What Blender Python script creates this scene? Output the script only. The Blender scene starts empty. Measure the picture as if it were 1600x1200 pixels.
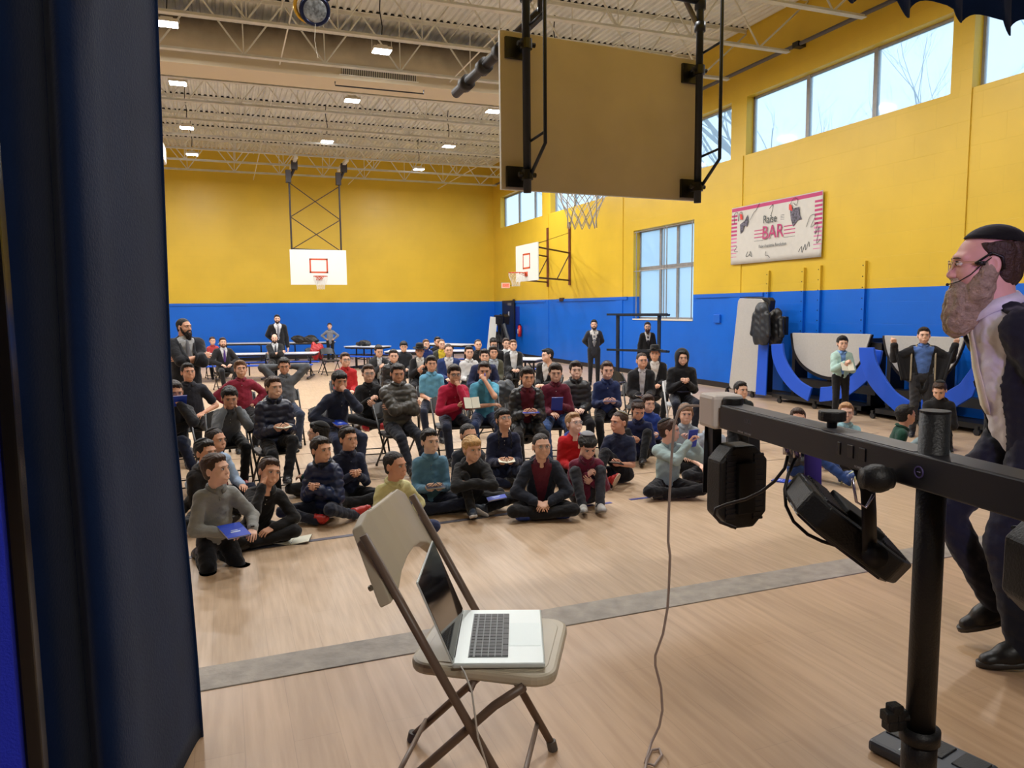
import bpy, math, random
import numpy as np
from mathutils import Vector, Matrix
from math import sin, cos, pi, radians

# ------------------------------------------------------------------ camera, world, light, exposure
scene = bpy.context.scene
F_PX = 1161.3; CAM_H = 1.95; ZS = 0.55            # focal length in px (1600 wide), eye height over gym floor, stage height
yaw, pitch, roll = radians(21.067), radians(5.852), radians(-.589)
_f = np.array([sin(yaw)*cos(pitch), cos(yaw)*cos(pitch), -sin(pitch)])
_r = np.cross(_f, [0, 0, 1]); _r /= np.linalg.norm(_r); _u = np.cross(_r, _f)
R3 = np.array([cos(roll)*_r + sin(roll)*_u, -sin(roll)*_r + cos(roll)*_u, _f])
CAM = np.array([0, 0, CAM_H])
cd = bpy.data.cameras.new('camera'); cam = bpy.data.objects.new('camera', cd); scene.collection.objects.link(cam)
cd.sensor_width = 36; cd.lens = F_PX/1600*36; cd.clip_start = .02; cd.clip_end = 300
m3 = Matrix(((R3[0][0], R3[1][0], -R3[2][0]), (R3[0][1], R3[1][1], -R3[2][1]), (R3[0][2], R3[1][2], -R3[2][2])))
cam.matrix_world = Matrix.Translation((0, 0, CAM_H)) @ m3.to_4x4()
scene.camera = cam
scene.view_settings.view_transform = 'Standard'; scene.view_settings.look = 'None'
scene.view_settings.gamma = 1; scene.view_settings.use_curve_mapping = False
scene.view_settings.exposure = 0.12
w = bpy.data.worlds.new('world'); scene.world = w; w.use_nodes = True
nt = w.node_tree; bg = nt.nodes['Background']
tc = nt.nodes.new('ShaderNodeTexCoord'); sp = nt.nodes.new('ShaderNodeSeparateXYZ'); cr = nt.nodes.new('ShaderNodeValToRGB')
nt.links.new(tc.outputs['Generated'], sp.inputs[0]); nt.links.new(sp.outputs['Z'], cr.inputs[0]); nt.links.new(cr.outputs[0], bg.inputs[0])
cr.color_ramp.elements[0].position = 0; cr.color_ramp.elements[0].color = (.60, .74, .92, 1)
cr.color_ramp.elements[1].position = .6; cr.color_ramp.elements[1].color = (.62, .80, 1.0, 1)
bg.inputs[1].default_value = 2.0

def ray(px, py): return R3.T @ np.array([px-800, 600-py, F_PX])
def G(px, py, z=0.):                                 # point at height z seen at a photo pixel
    d = ray(px, py); return Vector(CAM + (z-CAM_H)/d[2]*d)
def PX(px, py, X): d = ray(px, py); return Vector(CAM + X/d[0]*d)
def PYp(px, py, Y): d = ray(px, py); return Vector(CAM + Y/d[1]*d)
def PD(px, py, dep): return Vector(CAM + ray(px, py)*dep/F_PX)
def proj(P): v = R3 @ (np.array(P)-CAM); return 800+F_PX*v[0]/v[2], 600-F_PX*v[1]/v[2], v[2]

# ------------------------------------------------------------------ helpers
COL = scene.collection
rng = random.Random(7)
def lin(c): return tuple(((x/255)/12.92 if x/255 <= .04045 else ((x/255+.055)/1.055)**2.4) for x in c)
MATS = {}
def mat(name, c, rough=.6, metal=0., noise=0., nscale=8., bump=0., bscale=40., spec=.5, trans=0., emit=0., ecol=None, alpha=1., sheen=0.):
    if name in MATS: return MATS[name]
    m = bpy.data.materials.new(name); m.use_nodes = True; n = m.node_tree; b = n.nodes['Principled BSDF']
    L = lin(c); b.inputs['Base Color'].default_value = (*L, 1); b.inputs['Roughness'].default_value = rough
    b.inputs['Metallic'].default_value = metal; b.inputs['Specular IOR Level'].default_value = spec
    b.inputs['Transmission Weight'].default_value = trans; b.inputs['Alpha'].default_value = alpha
    if sheen: b.inputs['Sheen Weight'].default_value = sheen
    if emit: b.inputs['Emission Strength'].default_value = emit; b.inputs['Emission Color'].default_value = (*lin(ecol or c), 1)
    t = n.nodes.new('ShaderNodeTexCoord')
    if noise:
        z = n.nodes.new('ShaderNodeTexNoise'); z.inputs['Scale'].default_value = nscale; z.inputs['Detail'].default_value = 4
        n.links.new(t.outputs['Object'], z.inputs['Vector'])
        r = n.nodes.new('ShaderNodeValToRGB'); r.color_ramp.elements[0].position = .3; r.color_ramp.elements[1].position = .7
        r.color_ramp.elements[0].color = (*[x*(1-noise) for x in L], 1); r.color_ramp.elements[1].color = (*[min(1, x*(1+noise)) for x in L], 1)
        n.links.new(z.outputs[0], r.inputs[0]); n.links.new(r.outputs[0], b.inputs['Base Color'])
    if bump:
        z = n.nodes.new('ShaderNodeTexNoise'); z.inputs['Scale'].default_value = bscale; z.inputs['Detail'].default_value = 3
        n.links.new(t.outputs['Object'], z.inputs['Vector'])
        u = n.nodes.new('ShaderNodeBump'); u.inputs['Strength'].default_value = bump; u.inputs['Distance'].default_value = .01
        n.links.new(z.outputs[0], u.inputs['Height']); n.links.new(u.outputs[0], b.inputs['Normal'])
    MATS[name] = m; return m
def cmat(c, kind='cloth'):
    c = tuple(c); k = f'{kind}_{c[0]}_{c[1]}_{c[2]}'
    if kind == 'cloth': return mat(k, c, .85, noise=.10, nscale=14, bump=.25, bscale=35, spec=.25, sheen=.15)
    if kind == 'nylon': return mat(k, c, .42, noise=.08, nscale=10, bump=.4, bscale=18, spec=.5)
    if kind == 'hair': return mat(k, c, .55, noise=.25, nscale=40, bump=.8, bscale=90, spec=.4)
    if kind == 'skin': return mat(k, c, .5, noise=.05, nscale=12, spec=.4)
    return mat(k, c, .5)

class MB:
    def __init__(s): s.v = []; s.f = []; s.m = []
    def add(s, V, Fc, mi=0):
        o = len(s.v); s.v += [tuple(x) for x in V]; s.f += [tuple(i+o for i in q) for q in Fc]; s.m += [mi]*len(Fc); return s
    def box(s, c, d, rot=None, mi=0):
        c = Vector(c); P = [Vector((x*d[0]/2, y*d[1]/2, z*d[2]/2)) for z in (-1, 1) for y in (-1, 1) for x in (-1, 1)]
        if rot is not None: P = [rot @ p for p in P]
        return s.add([c+p for p in P], [(0, 2, 3, 1), (4, 5, 7, 6), (0, 1, 5, 4), (2, 6, 7, 3), (0, 4, 6, 2), (1, 3, 7, 5)], mi)
    def bx(s, x0, x1, y0, y1, z0, z1, mi=0): return s.box(((x0+x1)/2, (y0+y1)/2, (z0+z1)/2), (abs(x1-x0), abs(y1-y0), abs(z1-z0)), None, mi)
    def beam(s, a, b, w, h, up=(0, 0, 1), mi=0):
        a = Vector(a); b = Vector(b); d = (b-a); L = d.length; d.normalize(); up = Vector(up)
        x = d.cross(up)
        if x.length < 1e-4: x = d.cross(Vector((1, 0, 0)))
        x.normalize(); z = x.cross(d)
        return s.box((a+b)/2, (w, L, h), Matrix((x, d, z)).transposed(), mi)
    def tube(s, pts, r, n=8, closed=False, mi=0, flat=1.):
        pts = [Vector(p) for p in pts]; N = len(pts); rs = r if isinstance(r, (list, tuple)) else [r]*N
        V = []; pn = None
        for i, p in enumerate(pts):
            if closed: d = pts[(i+1) % N]-pts[i-1]
            else: d = pts[min(i+1, N-1)]-pts[max(i-1, 0)]
            if d.length < 1e-9: d = Vector((0, 0, 1))
            d.normalize()
            if pn is None:
                pn = d.cross(Vector((0, 0, 1)))
                if pn.length < .05: pn = d.cross(Vector((1, 0, 0)))
            pn = pn-d*pn.dot(d); pn.normalize(); bn = d.cross(pn)
            for k in range(n): a = 2*pi*k/n; V.append(p+pn*(cos(a)*rs[i])+bn*(sin(a)*rs[i]*flat))
        Fc = []
        for i in range(N if closed else N-1):
            j = (i+1) % N
            for k in range(n): l = (k+1) % n; Fc.append((i*n+k, j*n+k, j*n+l, i*n+l))
        if not closed: Fc.append(tuple(range(n))); Fc.append(tuple((N-1)*n+k for k in reversed(range(n))))
        return s.add(V, Fc, mi)
    def cyl(s, a, b, r0, r1=None, n=16, mi=0): return s.tube([a, b], [r0, r0 if r1 is None else r1], n, mi=mi)
    def sph(s, c, r, rot=None, nu=14, nv=9, mi=0):
        if not isinstance(r, (tuple, list)): r = (r, r, r)
        V = []
        for j in range(1, nv):
            t = pi*j/nv
            for i in range(nu): a = 2*pi*i/nu; V.append(Vector((r[0]*sin(t)*cos(a), r[1]*sin(t)*sin(a), r[2]*cos(t))))
        V += [Vector((0, 0, r[2])), Vector((0, 0, -r[2]))]
        if rot is not None: V = [rot @ p for p in V]
        V = [Vector(c)+p for p in V]; T = (nv-1)*nu; Fc = []
        for j in range(nv-2):
            for i in range(nu): k = (i+1) % nu; Fc.append((j*nu+i, (j+1)*nu+i, (j+1)*nu+k, j*nu+k))
        for i in range(nu): k = (i+1) % nu; Fc.append((T, i, k)); Fc.append((T+1, (nv-2)*nu+k, (nv-2)*nu+i))
        return s.add(V, Fc, mi)
    def prism(s, poly, h, M=None, mi=0):               # polygon in xy extruded 0..h in z
        n = len(poly); P = [Vector((x, y, 0)) for x, y in poly]+[Vector((x, y, h)) for x, y in poly]
        if M is not None: P = [M @ p for p in P]
        return s.add(P, [tuple(reversed(range(n))), tuple(range(n, 2*n))]+[(i, (i+1) % n, n+(i+1) % n, n+i) for i in range(n)], mi)
    def grid(s, fn, nu, nv, mi=0):
        V = [fn(i/(nu-1), j/(nv-1)) for j in range(nv) for i in range(nu)]
        return s.add(V, [(j*nu+i, j*nu+i+1, (j+1)*nu+i+1, (j+1)*nu+i) for j in range(nv-1) for i in range(nu-1)], mi)
    def build(s, name, mats, parent=None, smooth=False, bev=0., solid=0., loc=None, rotz=None):
        me = bpy.data.meshes.new(name); me.from_pydata(s.v, [], s.f)
        if not isinstance(mats, (list, tuple)): mats = [mats]
        for m in mats: me.materials.append(m)
        me.polygons.foreach_set('material_index', s.m)
        if smooth: me.polygons.foreach_set('use_smooth', [True]*len(s.f))
        me.update(); me.validate()
        o = bpy.data.objects.new(name, me); COL.objects.link(o)
        if parent is not None: o.parent = parent
        if loc is not None: o.location = loc
        if rotz is not None: o.rotation_euler = (0, 0, rotz)
        if solid: q = o.modifiers.new('solid', 'SOLIDIFY'); q.thickness = solid; q.offset = 0
        if bev: q = o.modifiers.new('bevel', 'BEVEL'); q.width = bev; q.segments = 2; q.limit_method = 'ANGLE'
        if smooth and bev == 0 and False: pass
        return o
def tag(o, label=None, cat=None, group=None, kind=None):
    if label: o['label'] = label
    if cat: o['category'] = cat
    if group: o['group'] = group
    if kind: o['kind'] = kind
    return o
def empty(name, loc=(0, 0, 0), rz=0., label=None, cat=None, group=None):
    o = bpy.data.objects.new(name, None); COL.objects.link(o); o.location = loc; o.rotation_euler = (0, 0, rz)
    o.empty_display_size = .1
    return tag(o, label, cat, group)
def kids(o): return [c for c in COL.objects if c.parent == o]
def dup(root, loc=None, rz=None, label=None):
    fam = {}
    def cp(o, par):
        c = o.copy(); COL.objects.link(c); c.parent = par
        for k in FAM[o.name]: cp(k, c)
        return c
    FAM = CHILD
    def reg(o):
        if o.name not in FAM: FAM[o.name] = kids(o)
        for k in FAM[o.name]: reg(k)
    reg(root)
    r = cp(root, None)
    if loc is not None: r.location = loc
    if rz is not None: r.rotation_euler = (0, 0, rz)
    if label: r['label'] = label
    return r
CHILD = {}
def arc(c, r, a0, a1, n, ax='xy', z=0):
    return [(c[0]+r*cos(a0+(a1-a0)*i/n), c[1]+r*sin(a0+(a1-a0)*i/n)) for i in range(n+1)]
def text(s, size, m, M, parent=None, name='lettering', ext=.0008, label=None, shear=0., sx=1.):
    cu = bpy.data.curves.new(name, 'FONT'); cu.body = s; cu.size = size; cu.extrude = ext; cu.align_x = 'CENTER'; cu.align_y = 'CENTER'; cu.shear = shear
    cu.resolution_u = 3
    o = bpy.data.objects.new(name+'_c', cu); COL.objects.link(o)
    dg = bpy.context.evaluated_depsgraph_get(); dg.update()
    me = bpy.data.meshes.new_from_object(o.evaluated_get(dg)); bpy.data.objects.remove(o); bpy.data.curves.remove(cu)
    for v in me.vertices: v.co.x *= sx
    me.materials.clear(); me.materials.append(m)
    q = bpy.data.objects.new(name, me); COL.objects.link(q); q.parent = parent; q.matrix_local = M
    return q
# ------------------------------------------------------------------ room shell
XW, XL, YB, YN, ZC = 11.05, -9.0, 30.75, -4.0, 8.0
def wall_mat(name, axis):
    m = bpy.data.materials.new(name); m.use_nodes = True; n = m.node_tree; b = n.nodes['Principled BSDF']; N = n.nodes; L = n.links
    g = N.new('ShaderNodeNewGeometry'); s = N.new('ShaderNodeSeparateXYZ'); L.new(g.outputs['Position'], s.inputs[0])
    cmb = N.new('ShaderNodeCombineXYZ'); L.new(s.outputs[axis], cmb.inputs[0]); L.new(s.outputs['Z'], cmb.inputs[1])
    br = N.new('ShaderNodeTexBrick'); L.new(cmb.outputs[0], br.inputs['Vector'])
    br.inputs['Scale'].default_value = 1; br.inputs['Brick Width'].default_value = .8; br.inputs['Row Height'].default_value = .4
    br.inputs['Mortar Size'].default_value = .004; br.inputs['Mortar Smooth'].default_value = .6
    br.inputs['Color1'].default_value = (1, 1, 1, 1); br.inputs['Color2'].default_value = (.99, .99, .99, 1); br.inputs['Mortar'].default_value = (.93, .93, .93, 1)
    lt = N.new('ShaderNodeMath'); lt.operation = 'LESS_THAN'; L.new(s.outputs['Z'], lt.inputs[0]); lt.inputs[1].default_value = 2.235
    mx = N.new('ShaderNodeMixRGB'); L.new(lt.outputs[0], mx.inputs[0])
    mx.inputs[1].default_value = (*lin((222, 186, 56)), 1); mx.inputs[2].default_value = (*lin((12, 104, 216)), 1)
    nz = N.new('ShaderNodeTexNoise'); nz.inputs['Scale'].default_value = .9; nz.inputs['Detail'].default_value = 5; L.new(g.outputs['Position'], nz.inputs['Vector'])
    rr = N.new('ShaderNodeValToRGB'); rr.color_ramp.elements[0].position = .3; rr.color_ramp.elements[0].color = (.87, .87, .87, 1); rr.color_ramp.elements[1].position = .62; L.new(nz.outputs[0], rr.inputs[0])
    m1 = N.new('ShaderNodeMixRGB'); m1.blend_type = 'MULTIPLY'; m1.inputs[0].default_value = 1; L.new(mx.outputs[0], m1.inputs[1]); L.new(br.outputs[0], m1.inputs[2])
    m2 = N.new('ShaderNodeMixRGB'); m2.blend_type = 'MULTIPLY'; m2.inputs[0].default_value = .7; L.new(m1.outputs[0], m2.inputs[1]); L.new(rr.outputs[0], m2.inputs[2])
    L.new(m2.outputs[0], b.inputs['Base Color'])
    bp = N.new('ShaderNodeBump'); bp.inputs['Strength'].default_value = .25; bp.inputs['Distance'].default_value = .006; bp.invert = True
    L.new(br.outputs['Fac'], bp.inputs['Height']); L.new(bp.outputs[0], b.inputs['Normal'])
    b.inputs['Roughness'].default_value = .38; b.inputs['Specular IOR Level'].default_value = .4
    return m
M_wx = wall_mat('painted_block_side', 'Y'); M_wy = wall_mat('painted_block_end', 'X')
M_white = mat('off_white_paint', (222, 214, 196), .5, noise=.06, nscale=3)
M_deck = mat('deck_paint', (224, 226, 220), .5, noise=.10, nscale=2)
M_steel = mat('joist_paint', (220, 219, 208), .5, noise=.10, nscale=5)
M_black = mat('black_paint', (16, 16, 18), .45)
M_blackm = mat('black_metal', (22, 22, 24), .35, noise=.1)
M_blkplastic = mat('black_plastic', (20, 20, 22), .5, bump=.2, bscale=200)
M_navyframe = mat('navy_steel', (26, 33, 44), .45, noise=.15)
M_base = mat('rubber_base', (34, 28, 27), .6, noise=.2, nscale=5)

def plank(name, base, seams):
    m = bpy.data.materials.new(name); m.use_nodes = True; n = m.node_tree; b = n.nodes['Principled BSDF']; N = n.nodes; L = n.links
    g = N.new('ShaderNodeNewGeometry'); mp = N.new('ShaderNodeMapping'); mp.inputs['Rotation'].default_value = (0, 0, radians(90)); L.new(g.outputs['Position'], mp.inputs[0])
    br = N.new('ShaderNodeTexBrick'); L.new(mp.outputs[0], br.inputs['Vector'])
    br.inputs['Scale'].default_value = 1; br.inputs['Brick Width'].default_value = 1.2; br.inputs['Row Height'].default_value = .15
    br.inputs['Mortar Size'].default_value = .0015; br.inputs['Mortar Smooth'].default_value = .5; br.inputs['Bias'].default_value = 0
    c = lin(base)
    br.inputs['Color1'].default_value = (*c, 1); br.inputs['Color2'].default_value = (*[x*.93 for x in c], 1); br.inputs['Mortar'].default_value = (*[x*.80 for x in c], 1)
    mp2 = N.new('ShaderNodeMapping'); mp2.inputs['Scale'].default_value = (14, 1.0, 1); L.new(g.outputs['Position'], mp2.inputs[0])
    nz = N.new('ShaderNodeTexNoise'); nz.inputs['Scale'].default_value = 2.2; nz.inputs['Detail'].default_value = 6; L.new(mp2.outputs[0], nz.inputs['Vector'])
    rr = N.new('ShaderNodeValToRGB'); rr.color_ramp.elements[0].position = .35; rr.color_ramp.elements[0].color = (.86, .83, .80, 1); rr.color_ramp.elements[1].position = .65; rr.color_ramp.elements[1].color = (1.04, 1.04, 1.04, 1); L.new(nz.outputs[0], rr.inputs[0])
    m1 = N.new('ShaderNodeMixRGB'); m1.blend_type = 'MULTIPLY'; m1.inputs[0].default_value = 1; L.new(br.outputs[0], m1.inputs[1]); L.new(rr.outputs[0], m1.inputs[2])
    L.new(m1.outputs[0], b.inputs['Base Color'])
    n2 = N.new('ShaderNodeTexNoise'); n2.inputs['Scale'].default_value = 3; L.new(g.outputs['Position'], n2.inputs['Vector'])
    r2 = N.new('ShaderNodeMapRange'); r2.inputs['To Min'].default_value = .34; r2.inputs['To Max'].default_value = .52; L.new(n2.outputs[0], r2.inputs[0]); L.new(r2.outputs[0], b.inputs['Roughness'])
    b.inputs['Specular IOR Level'].default_value = .45
    return m
M_gym = plank('gym_floor_planks', (194, 168, 140), True)
M_stage = plank('stage_floor_planks', (198, 164, 130), False)
def S(o): o['kind'] = 'structure'; return o
S(MB().bx(XL, XW+.3, 2.95, YB, -.2, 0).build('floor', M_gym))
S(MB().bx(XL, XW+.3, YN, 2.86, ZS-.06, ZS).build('floor_stage', M_stage))
M_lip = mat('grey_stage_nosing', (150, 140, 128), .55, noise=.22, nscale=14, bump=.3)
S(MB().bx(XL, XW, 2.86, 3.06, ZS-.05, ZS+.004).build('trim_1', M_lip, bev=.004))
S(MB().bx(XL, XW, 2.90, 3.04, -.1, ZS-.05).build('wall_stage_front', mat('stage_front_paint', (20, 20, 60), .5)))
# dark seams across the gym floor
M_seam = mat('floor_seam', (92, 74, 58), .6)
sm = MB()
for k in range(9): sm.bx(-4.5, 9.2, 7.45+k*.96-.007, 7.45+k*.96+.007, .0, .0015)
S(sm.build('trim_2', M_seam))
# walls
t = MB()
bays = [(-2.0, 3.15), (3.55, 8.60), (8.97, 14.01), (14.54, 19.45), (19.9, 24.70), (25.44, 29.83)]
Z0, Z1 = 5.29, 6.56; LW = (15.93, 18.89, 1.60, 4.10)
t.bx(XW, XW+.3, YN, YB+.3, Z1, ZC+.3)
ys = [YN]+[y for b in bays for y in b]+[YB+.3]
for i in range(0, len(ys), 2): t.bx(XW, XW+.3, ys[i], ys[i+1], Z0, Z1)
t.bx(XW, XW+.3, YN, LW[0], -.2, Z0); t.bx(XW, XW+.3, LW[1], YB+.3, -.2, Z0)
t.bx(XW, XW+.3, LW[0], LW[1], -.2, LW[2]); t.bx(XW, XW+.3, LW[0], LW[1], LW[3], Z0)
for a, b in zip(bays[:-1], bays[1:]):                 # shallow pilasters between the bays
    y = (a[1]+b[0])/2; t.bx(XW-.02, XW, y-.2, y+.2, .12, Z0)
S(t.build('wall_right', M_wx))
S(MB().bx(XL-.3, XW+.3, YB, YB+.3, -.2, ZC+.3).build('wall_back', M_wy))
S(MB().bx(XL-.3, XL, YN, YB+.3, -.2, ZC+.3).build('wall_left', M_wx))
S(MB().bx(XL-.3, XW+.3, YN-.3, YN, -.2, ZC+.3).build('wall_front', mat('stage_back_wall', (120, 112, 100), .7)))
S(MB().bx(XL, XW, 2.62, 2.86, 3.9, ZC).build('wall_proscenium', M_wy))
# corrugated roof deck
dk = MB(); prof = []
x = XL
while x < XW: prof += [(x, 8.0), (x+.055, 8.0), (x+.075, 8.045), (x+.13, 8.045)]; x += .15
n = len(prof); V = [(a, YN, z) for a, z in prof]+[(a, YB, z) for a, z in prof]
dk.add(V, [(i, i+1, n+i+1, n+i) for i in range(n-1)]); dk.bx(XL, XW, YN, YB, 8.1, 8.3)
S(dk.build('ceiling', M_deck))
# baseboards and chair-rail strips
S(MB().bx(XW-.02, XW, 3.1, YB, 0, .13).build('baseboard_right', M_base))
S(MB().bx(XL, XW-.02, YB-.02, YB, 0, .13).build('baseboard_back', M_base))
M_blue = mat('blue_paint', (16, 98, 206), .4)
tr = MB()
for a, b, z in ((19.2, 24.2, 2.24), (25.1, 28.4, 2.23), (13.3, 15.8, 2.235)): tr.bx(XW-.03, XW, a, b, z-.09, z)
S(tr.build('trim_3', M_blue)); S(MB().bx(-2.4, .8, YB-.03, YB, 2.14, 2.235).build('trim_4', M_blue))
# windows --------------------------------------------------
def glass(name, haze, tint):
    m = bpy.data.materials.new(name); m.use_nodes = True; n = m.node_tree; n.nodes.remove(n.nodes['Principled BSDF']); out = n.nodes['Material Output']
    tr_ = n.nodes.new('ShaderNodeBsdfTransparent'); tr_.inputs[0].default_value = (*tint, 1)
    tl = n.nodes.new('ShaderNodeBsdfTranslucent'); tl.inputs[0].default_value = (.8, .92, 1, 1)
    gl = n.nodes.new('ShaderNodeBsdfGlossy'); gl.inputs['Roughness'].default_value = .05
    m1 = n.nodes.new('ShaderNodeMixShader'); m1.inputs[0].default_value = haze; n.links.new(tr_.outputs[0], m1.inputs[1]); n.links.new(tl.outputs[0], m1.inputs[2])
    m2 = n.nodes.new('ShaderNodeMixShader'); m2.inputs[0].default_value = .04; n.links.new(m1.outputs[0], m2.inputs[1]); n.links.new(gl.outputs[0], m2.inputs[2])
    n.links.new(m2.outputs[0], out.inputs[0]); return m
M_glass = glass('hazy_window_glass', .30, (.93, .97, 1)); M_frost = glass('frosted_window_glass', .8, (.9, .95, 1))
M_alu = mat('aluminium_frame', (150, 148, 146), .45, metal=.3, noise=.1)
M_sill = mat('yellow_paint', (216, 184, 48), .45, noise=.06)
def window(i, y0, y1, z0, z1, muls, rails, gm, fm, xf=XW+.22):
    f = MB(); w_ = .05
    f.bx(xf-.03, xf+.03, y0, y1, z0, z0+w_); f.bx(xf-.03, xf+.03, y0, y1, z1-w_, z1)
    f.bx(xf-.03, xf+.03, y0, y0+w_, z0, z1); f.bx(xf-.03, xf+.03, y1-w_, y1, z0, z1)
    for y in muls: f.bx(xf-.04, xf+.04, y-.045, y+.045, z0, z1)
    for z in rails: f.bx(xf-.035, xf+.035, y0, y1, z-.05, z+.05)
    o = S(f.build(f'window_{i}', fm)); MB().bx(xf-.003, xf+.003, y0+.02, y1-.02, z0+.02, z1-.02).build('window_pane', gm, o)
    return o
for i, (a, b) in enumerate(bays):
    d = (b-a)/3; mu = [a+d, a+2*d] if i != 5 else [a+1.09, a+2.73]
    window(i+1, a, b, Z0, Z1, mu, [], M_glass, M_alu)
wo = window(7, LW[0], LW[1], LW[2], LW[3], [16.95, 17.78], [3.02], M_frost, M_alu, XW+.24)
br = MB()
for y in (LW[0]+.12, 17.2, 17.33, LW[1]-.12): br.cyl((XW+.03, y, LW[2]+.02), (XW+.03, y, LW[3]-.02), .014, n=6)
for z in (2.95, 4.05): br.cyl((XW+.03, LW[0], z), (XW+.03, LW[1], z), .012, n=6)
br.build('window_bar', M_alu, wo)
MB().bx(XW-.02, XW+.25, LW[0], LW[1], LW[2]-.03, LW[2]+.005).build('window_sill', M_white, wo)
# door in the far right corner
dr = S(MB().bx(XW-.06, XW-.005, 28.2, 29.6, 0, 2.25).build('door_1', mat('dark_door', (24, 24, 28), .4)))
MB().bx(XW-.075, XW-.06, 28.75, 28.85, 1.55, 1.80).build('door_window', mat('door_lite', (190, 195, 200), .3), dr)
MB().bx(XW-.075, XW-.06, 28.5, 28.9, 2.05, 2.15).build('door_plate', mat('grey_plate', (110, 110, 112), .5), dr)
MB().bx(XW-.09, XW-.05, 28.15, 28.3, 0, 2.3).build('door_frame', M_black, dr)
# outside: ground and bare trees
S(MB().bx(XW+.35, 80, -30, 70, -.4, -.15).build('ground_outside', mat('dull_grass', (120, 124, 104), .9, noise=.2)))
M_bark = mat('bark', (96, 92, 90), .9, noise=.2)
def bare_tree(x, y, h, r, seed, label):
    R = random.Random(seed); mb = MB()
    def br_(p, d, L, r, lv):
        pts = [p]; rs = [r]; q = p.copy(); dd = d.copy()
        for i in range(4):
            dd = (dd+Vector((R.uniform(-.16, .16), R.uniform(-.16, .16), R.uniform(-.05, .12)))).normalized(); q = q+dd*L/4; pts.append(q.copy()); rs.append(r*(1-.14*(i+1)))
        mb.tube(pts, rs, 6 if lv < 2 else 4)
        if lv < 5:
            for i in range(3 if lv else 6):
                k = R.choice((2, 3, 4)) if lv else 2+i % 3
                nd = (dd+Vector((R.uniform(-.95, .95), R.uniform(-.95, .95), R.uniform(-.1, .6)))).normalized()
                br_(pts[min(k, 4)], nd, L*R.uniform(.5, .72), rs[min(k, 4)]*.55, lv+1)
    br_(Vector((0, 0, -.2)), Vector((0, 0, 1)), h*.5, r, 0)
    o = mb.build('bare_tree', M_bark, loc=(x, y, 0)); tag(o, label, 'tree', 'bare trees outside the high windows')
bare_tree(17.5, 19.2, 13, .42, 3, 'thick-trunked bare tree seen through the high window pane right of the near backboard')
bare_tree(18.5, 15.6, 11, .16, 5, 'thin bare tree showing fine twigs low in the middle high window')
bare_tree(20, 36, 15, .5, 8, 'broad bare tree behind the farthest group of high windows')
bare_tree(19, 29.5, 14, .34, 12, 'bare tree behind the high window seen past the near basketball net')
bare_tree(17.5, 12.0, 12, .14, 15, 'slim bare tree whose twigs reach the right end of the high windows')
# ------------------------------------------------------------------ roof joists, lamps, duct
def joist(y):
    r = empty('roof_joist', (0, y, 0), 0, 'cream open-web steel roof joist, one of the parallel row under the deck', 'roof joist', 'open-web roof joists')
    b = MB()
    for s in (-1, 1): b.bx(XL, 10.6, s*.035-.025, s*.035+.025, 6.88, 6.888+.0); b.bx(XL, 10.6, s*.012-.004, s*.012+.004, 6.88, 6.94)
    b.bx(XL, 10.6, -.06, .06, 6.88, 6.89)
    b.build('bottom_chord', M_steel, r)
    t = MB(); t.bx(XL, XW, -.06, .06, 7.985, 7.995); t.bx(XL, XW, -.016, .016, 7.92, 7.99); t.build('top_chord', M_steel, r)
    MB().bx(XL, XW, -.045, .045, 8.001, 8.043).build('flute_shade', M_black, r)  # black strip standing in for the shade inside the deck flutes
    w_ = MB(); P = 1.55; x = XL+.3; 
    while x < 10.6-P:
        w_.tube([(x, 0, 6.91), (x+P/2, 0, 7.95)], .018, 6); w_.tube([(x+P/2, 0, 7.95), (x+P, 0, 6.91)], .018, 6); w_.tube([(x, 0, 6.91), (x, 0, 7.95)], .013, 5); x += P
    w_.tube([(x, 0, 6.91), (XW, 0, 7.9)], .02, 6); w_.build('web', M_steel, r)
    return r
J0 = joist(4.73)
ORD = 'first second third fourth fifth sixth seventh eighth ninth tenth eleventh twelfth thirteenth fourteenth'.split()
J0['label'] = 'cream open-web steel roof joist nearest the stage, above the frame'
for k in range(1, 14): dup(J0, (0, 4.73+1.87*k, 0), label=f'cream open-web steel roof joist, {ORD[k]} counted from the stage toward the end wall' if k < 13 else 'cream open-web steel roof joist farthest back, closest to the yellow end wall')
bb = MB()
for x in (-4.1, 1.3, 4.9, 8.6):
    bb.cyl((x, 3, 6.93), (x, 16.36 if x < 8.2 else YB-.04, 6.93), .014, n=6)
    if x < 8.2: bb.cyl((x, 17.34, 6.93), (x, YB-.04, 6.93), .014, n=6)
    bb.cyl((x+.05, 3, 7.9), (x+.05, YB-.04, 7.9), .014, n=6)
tag(bb.build('bridging_rods', M_steel), 'long thin rods tying all the roof joists together lengthwise', 'bridging rods')
M_lamp = mat('lamp_glow', (255, 255, 255), .5, emit=40., ecol=(236, 242, 255))
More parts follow.
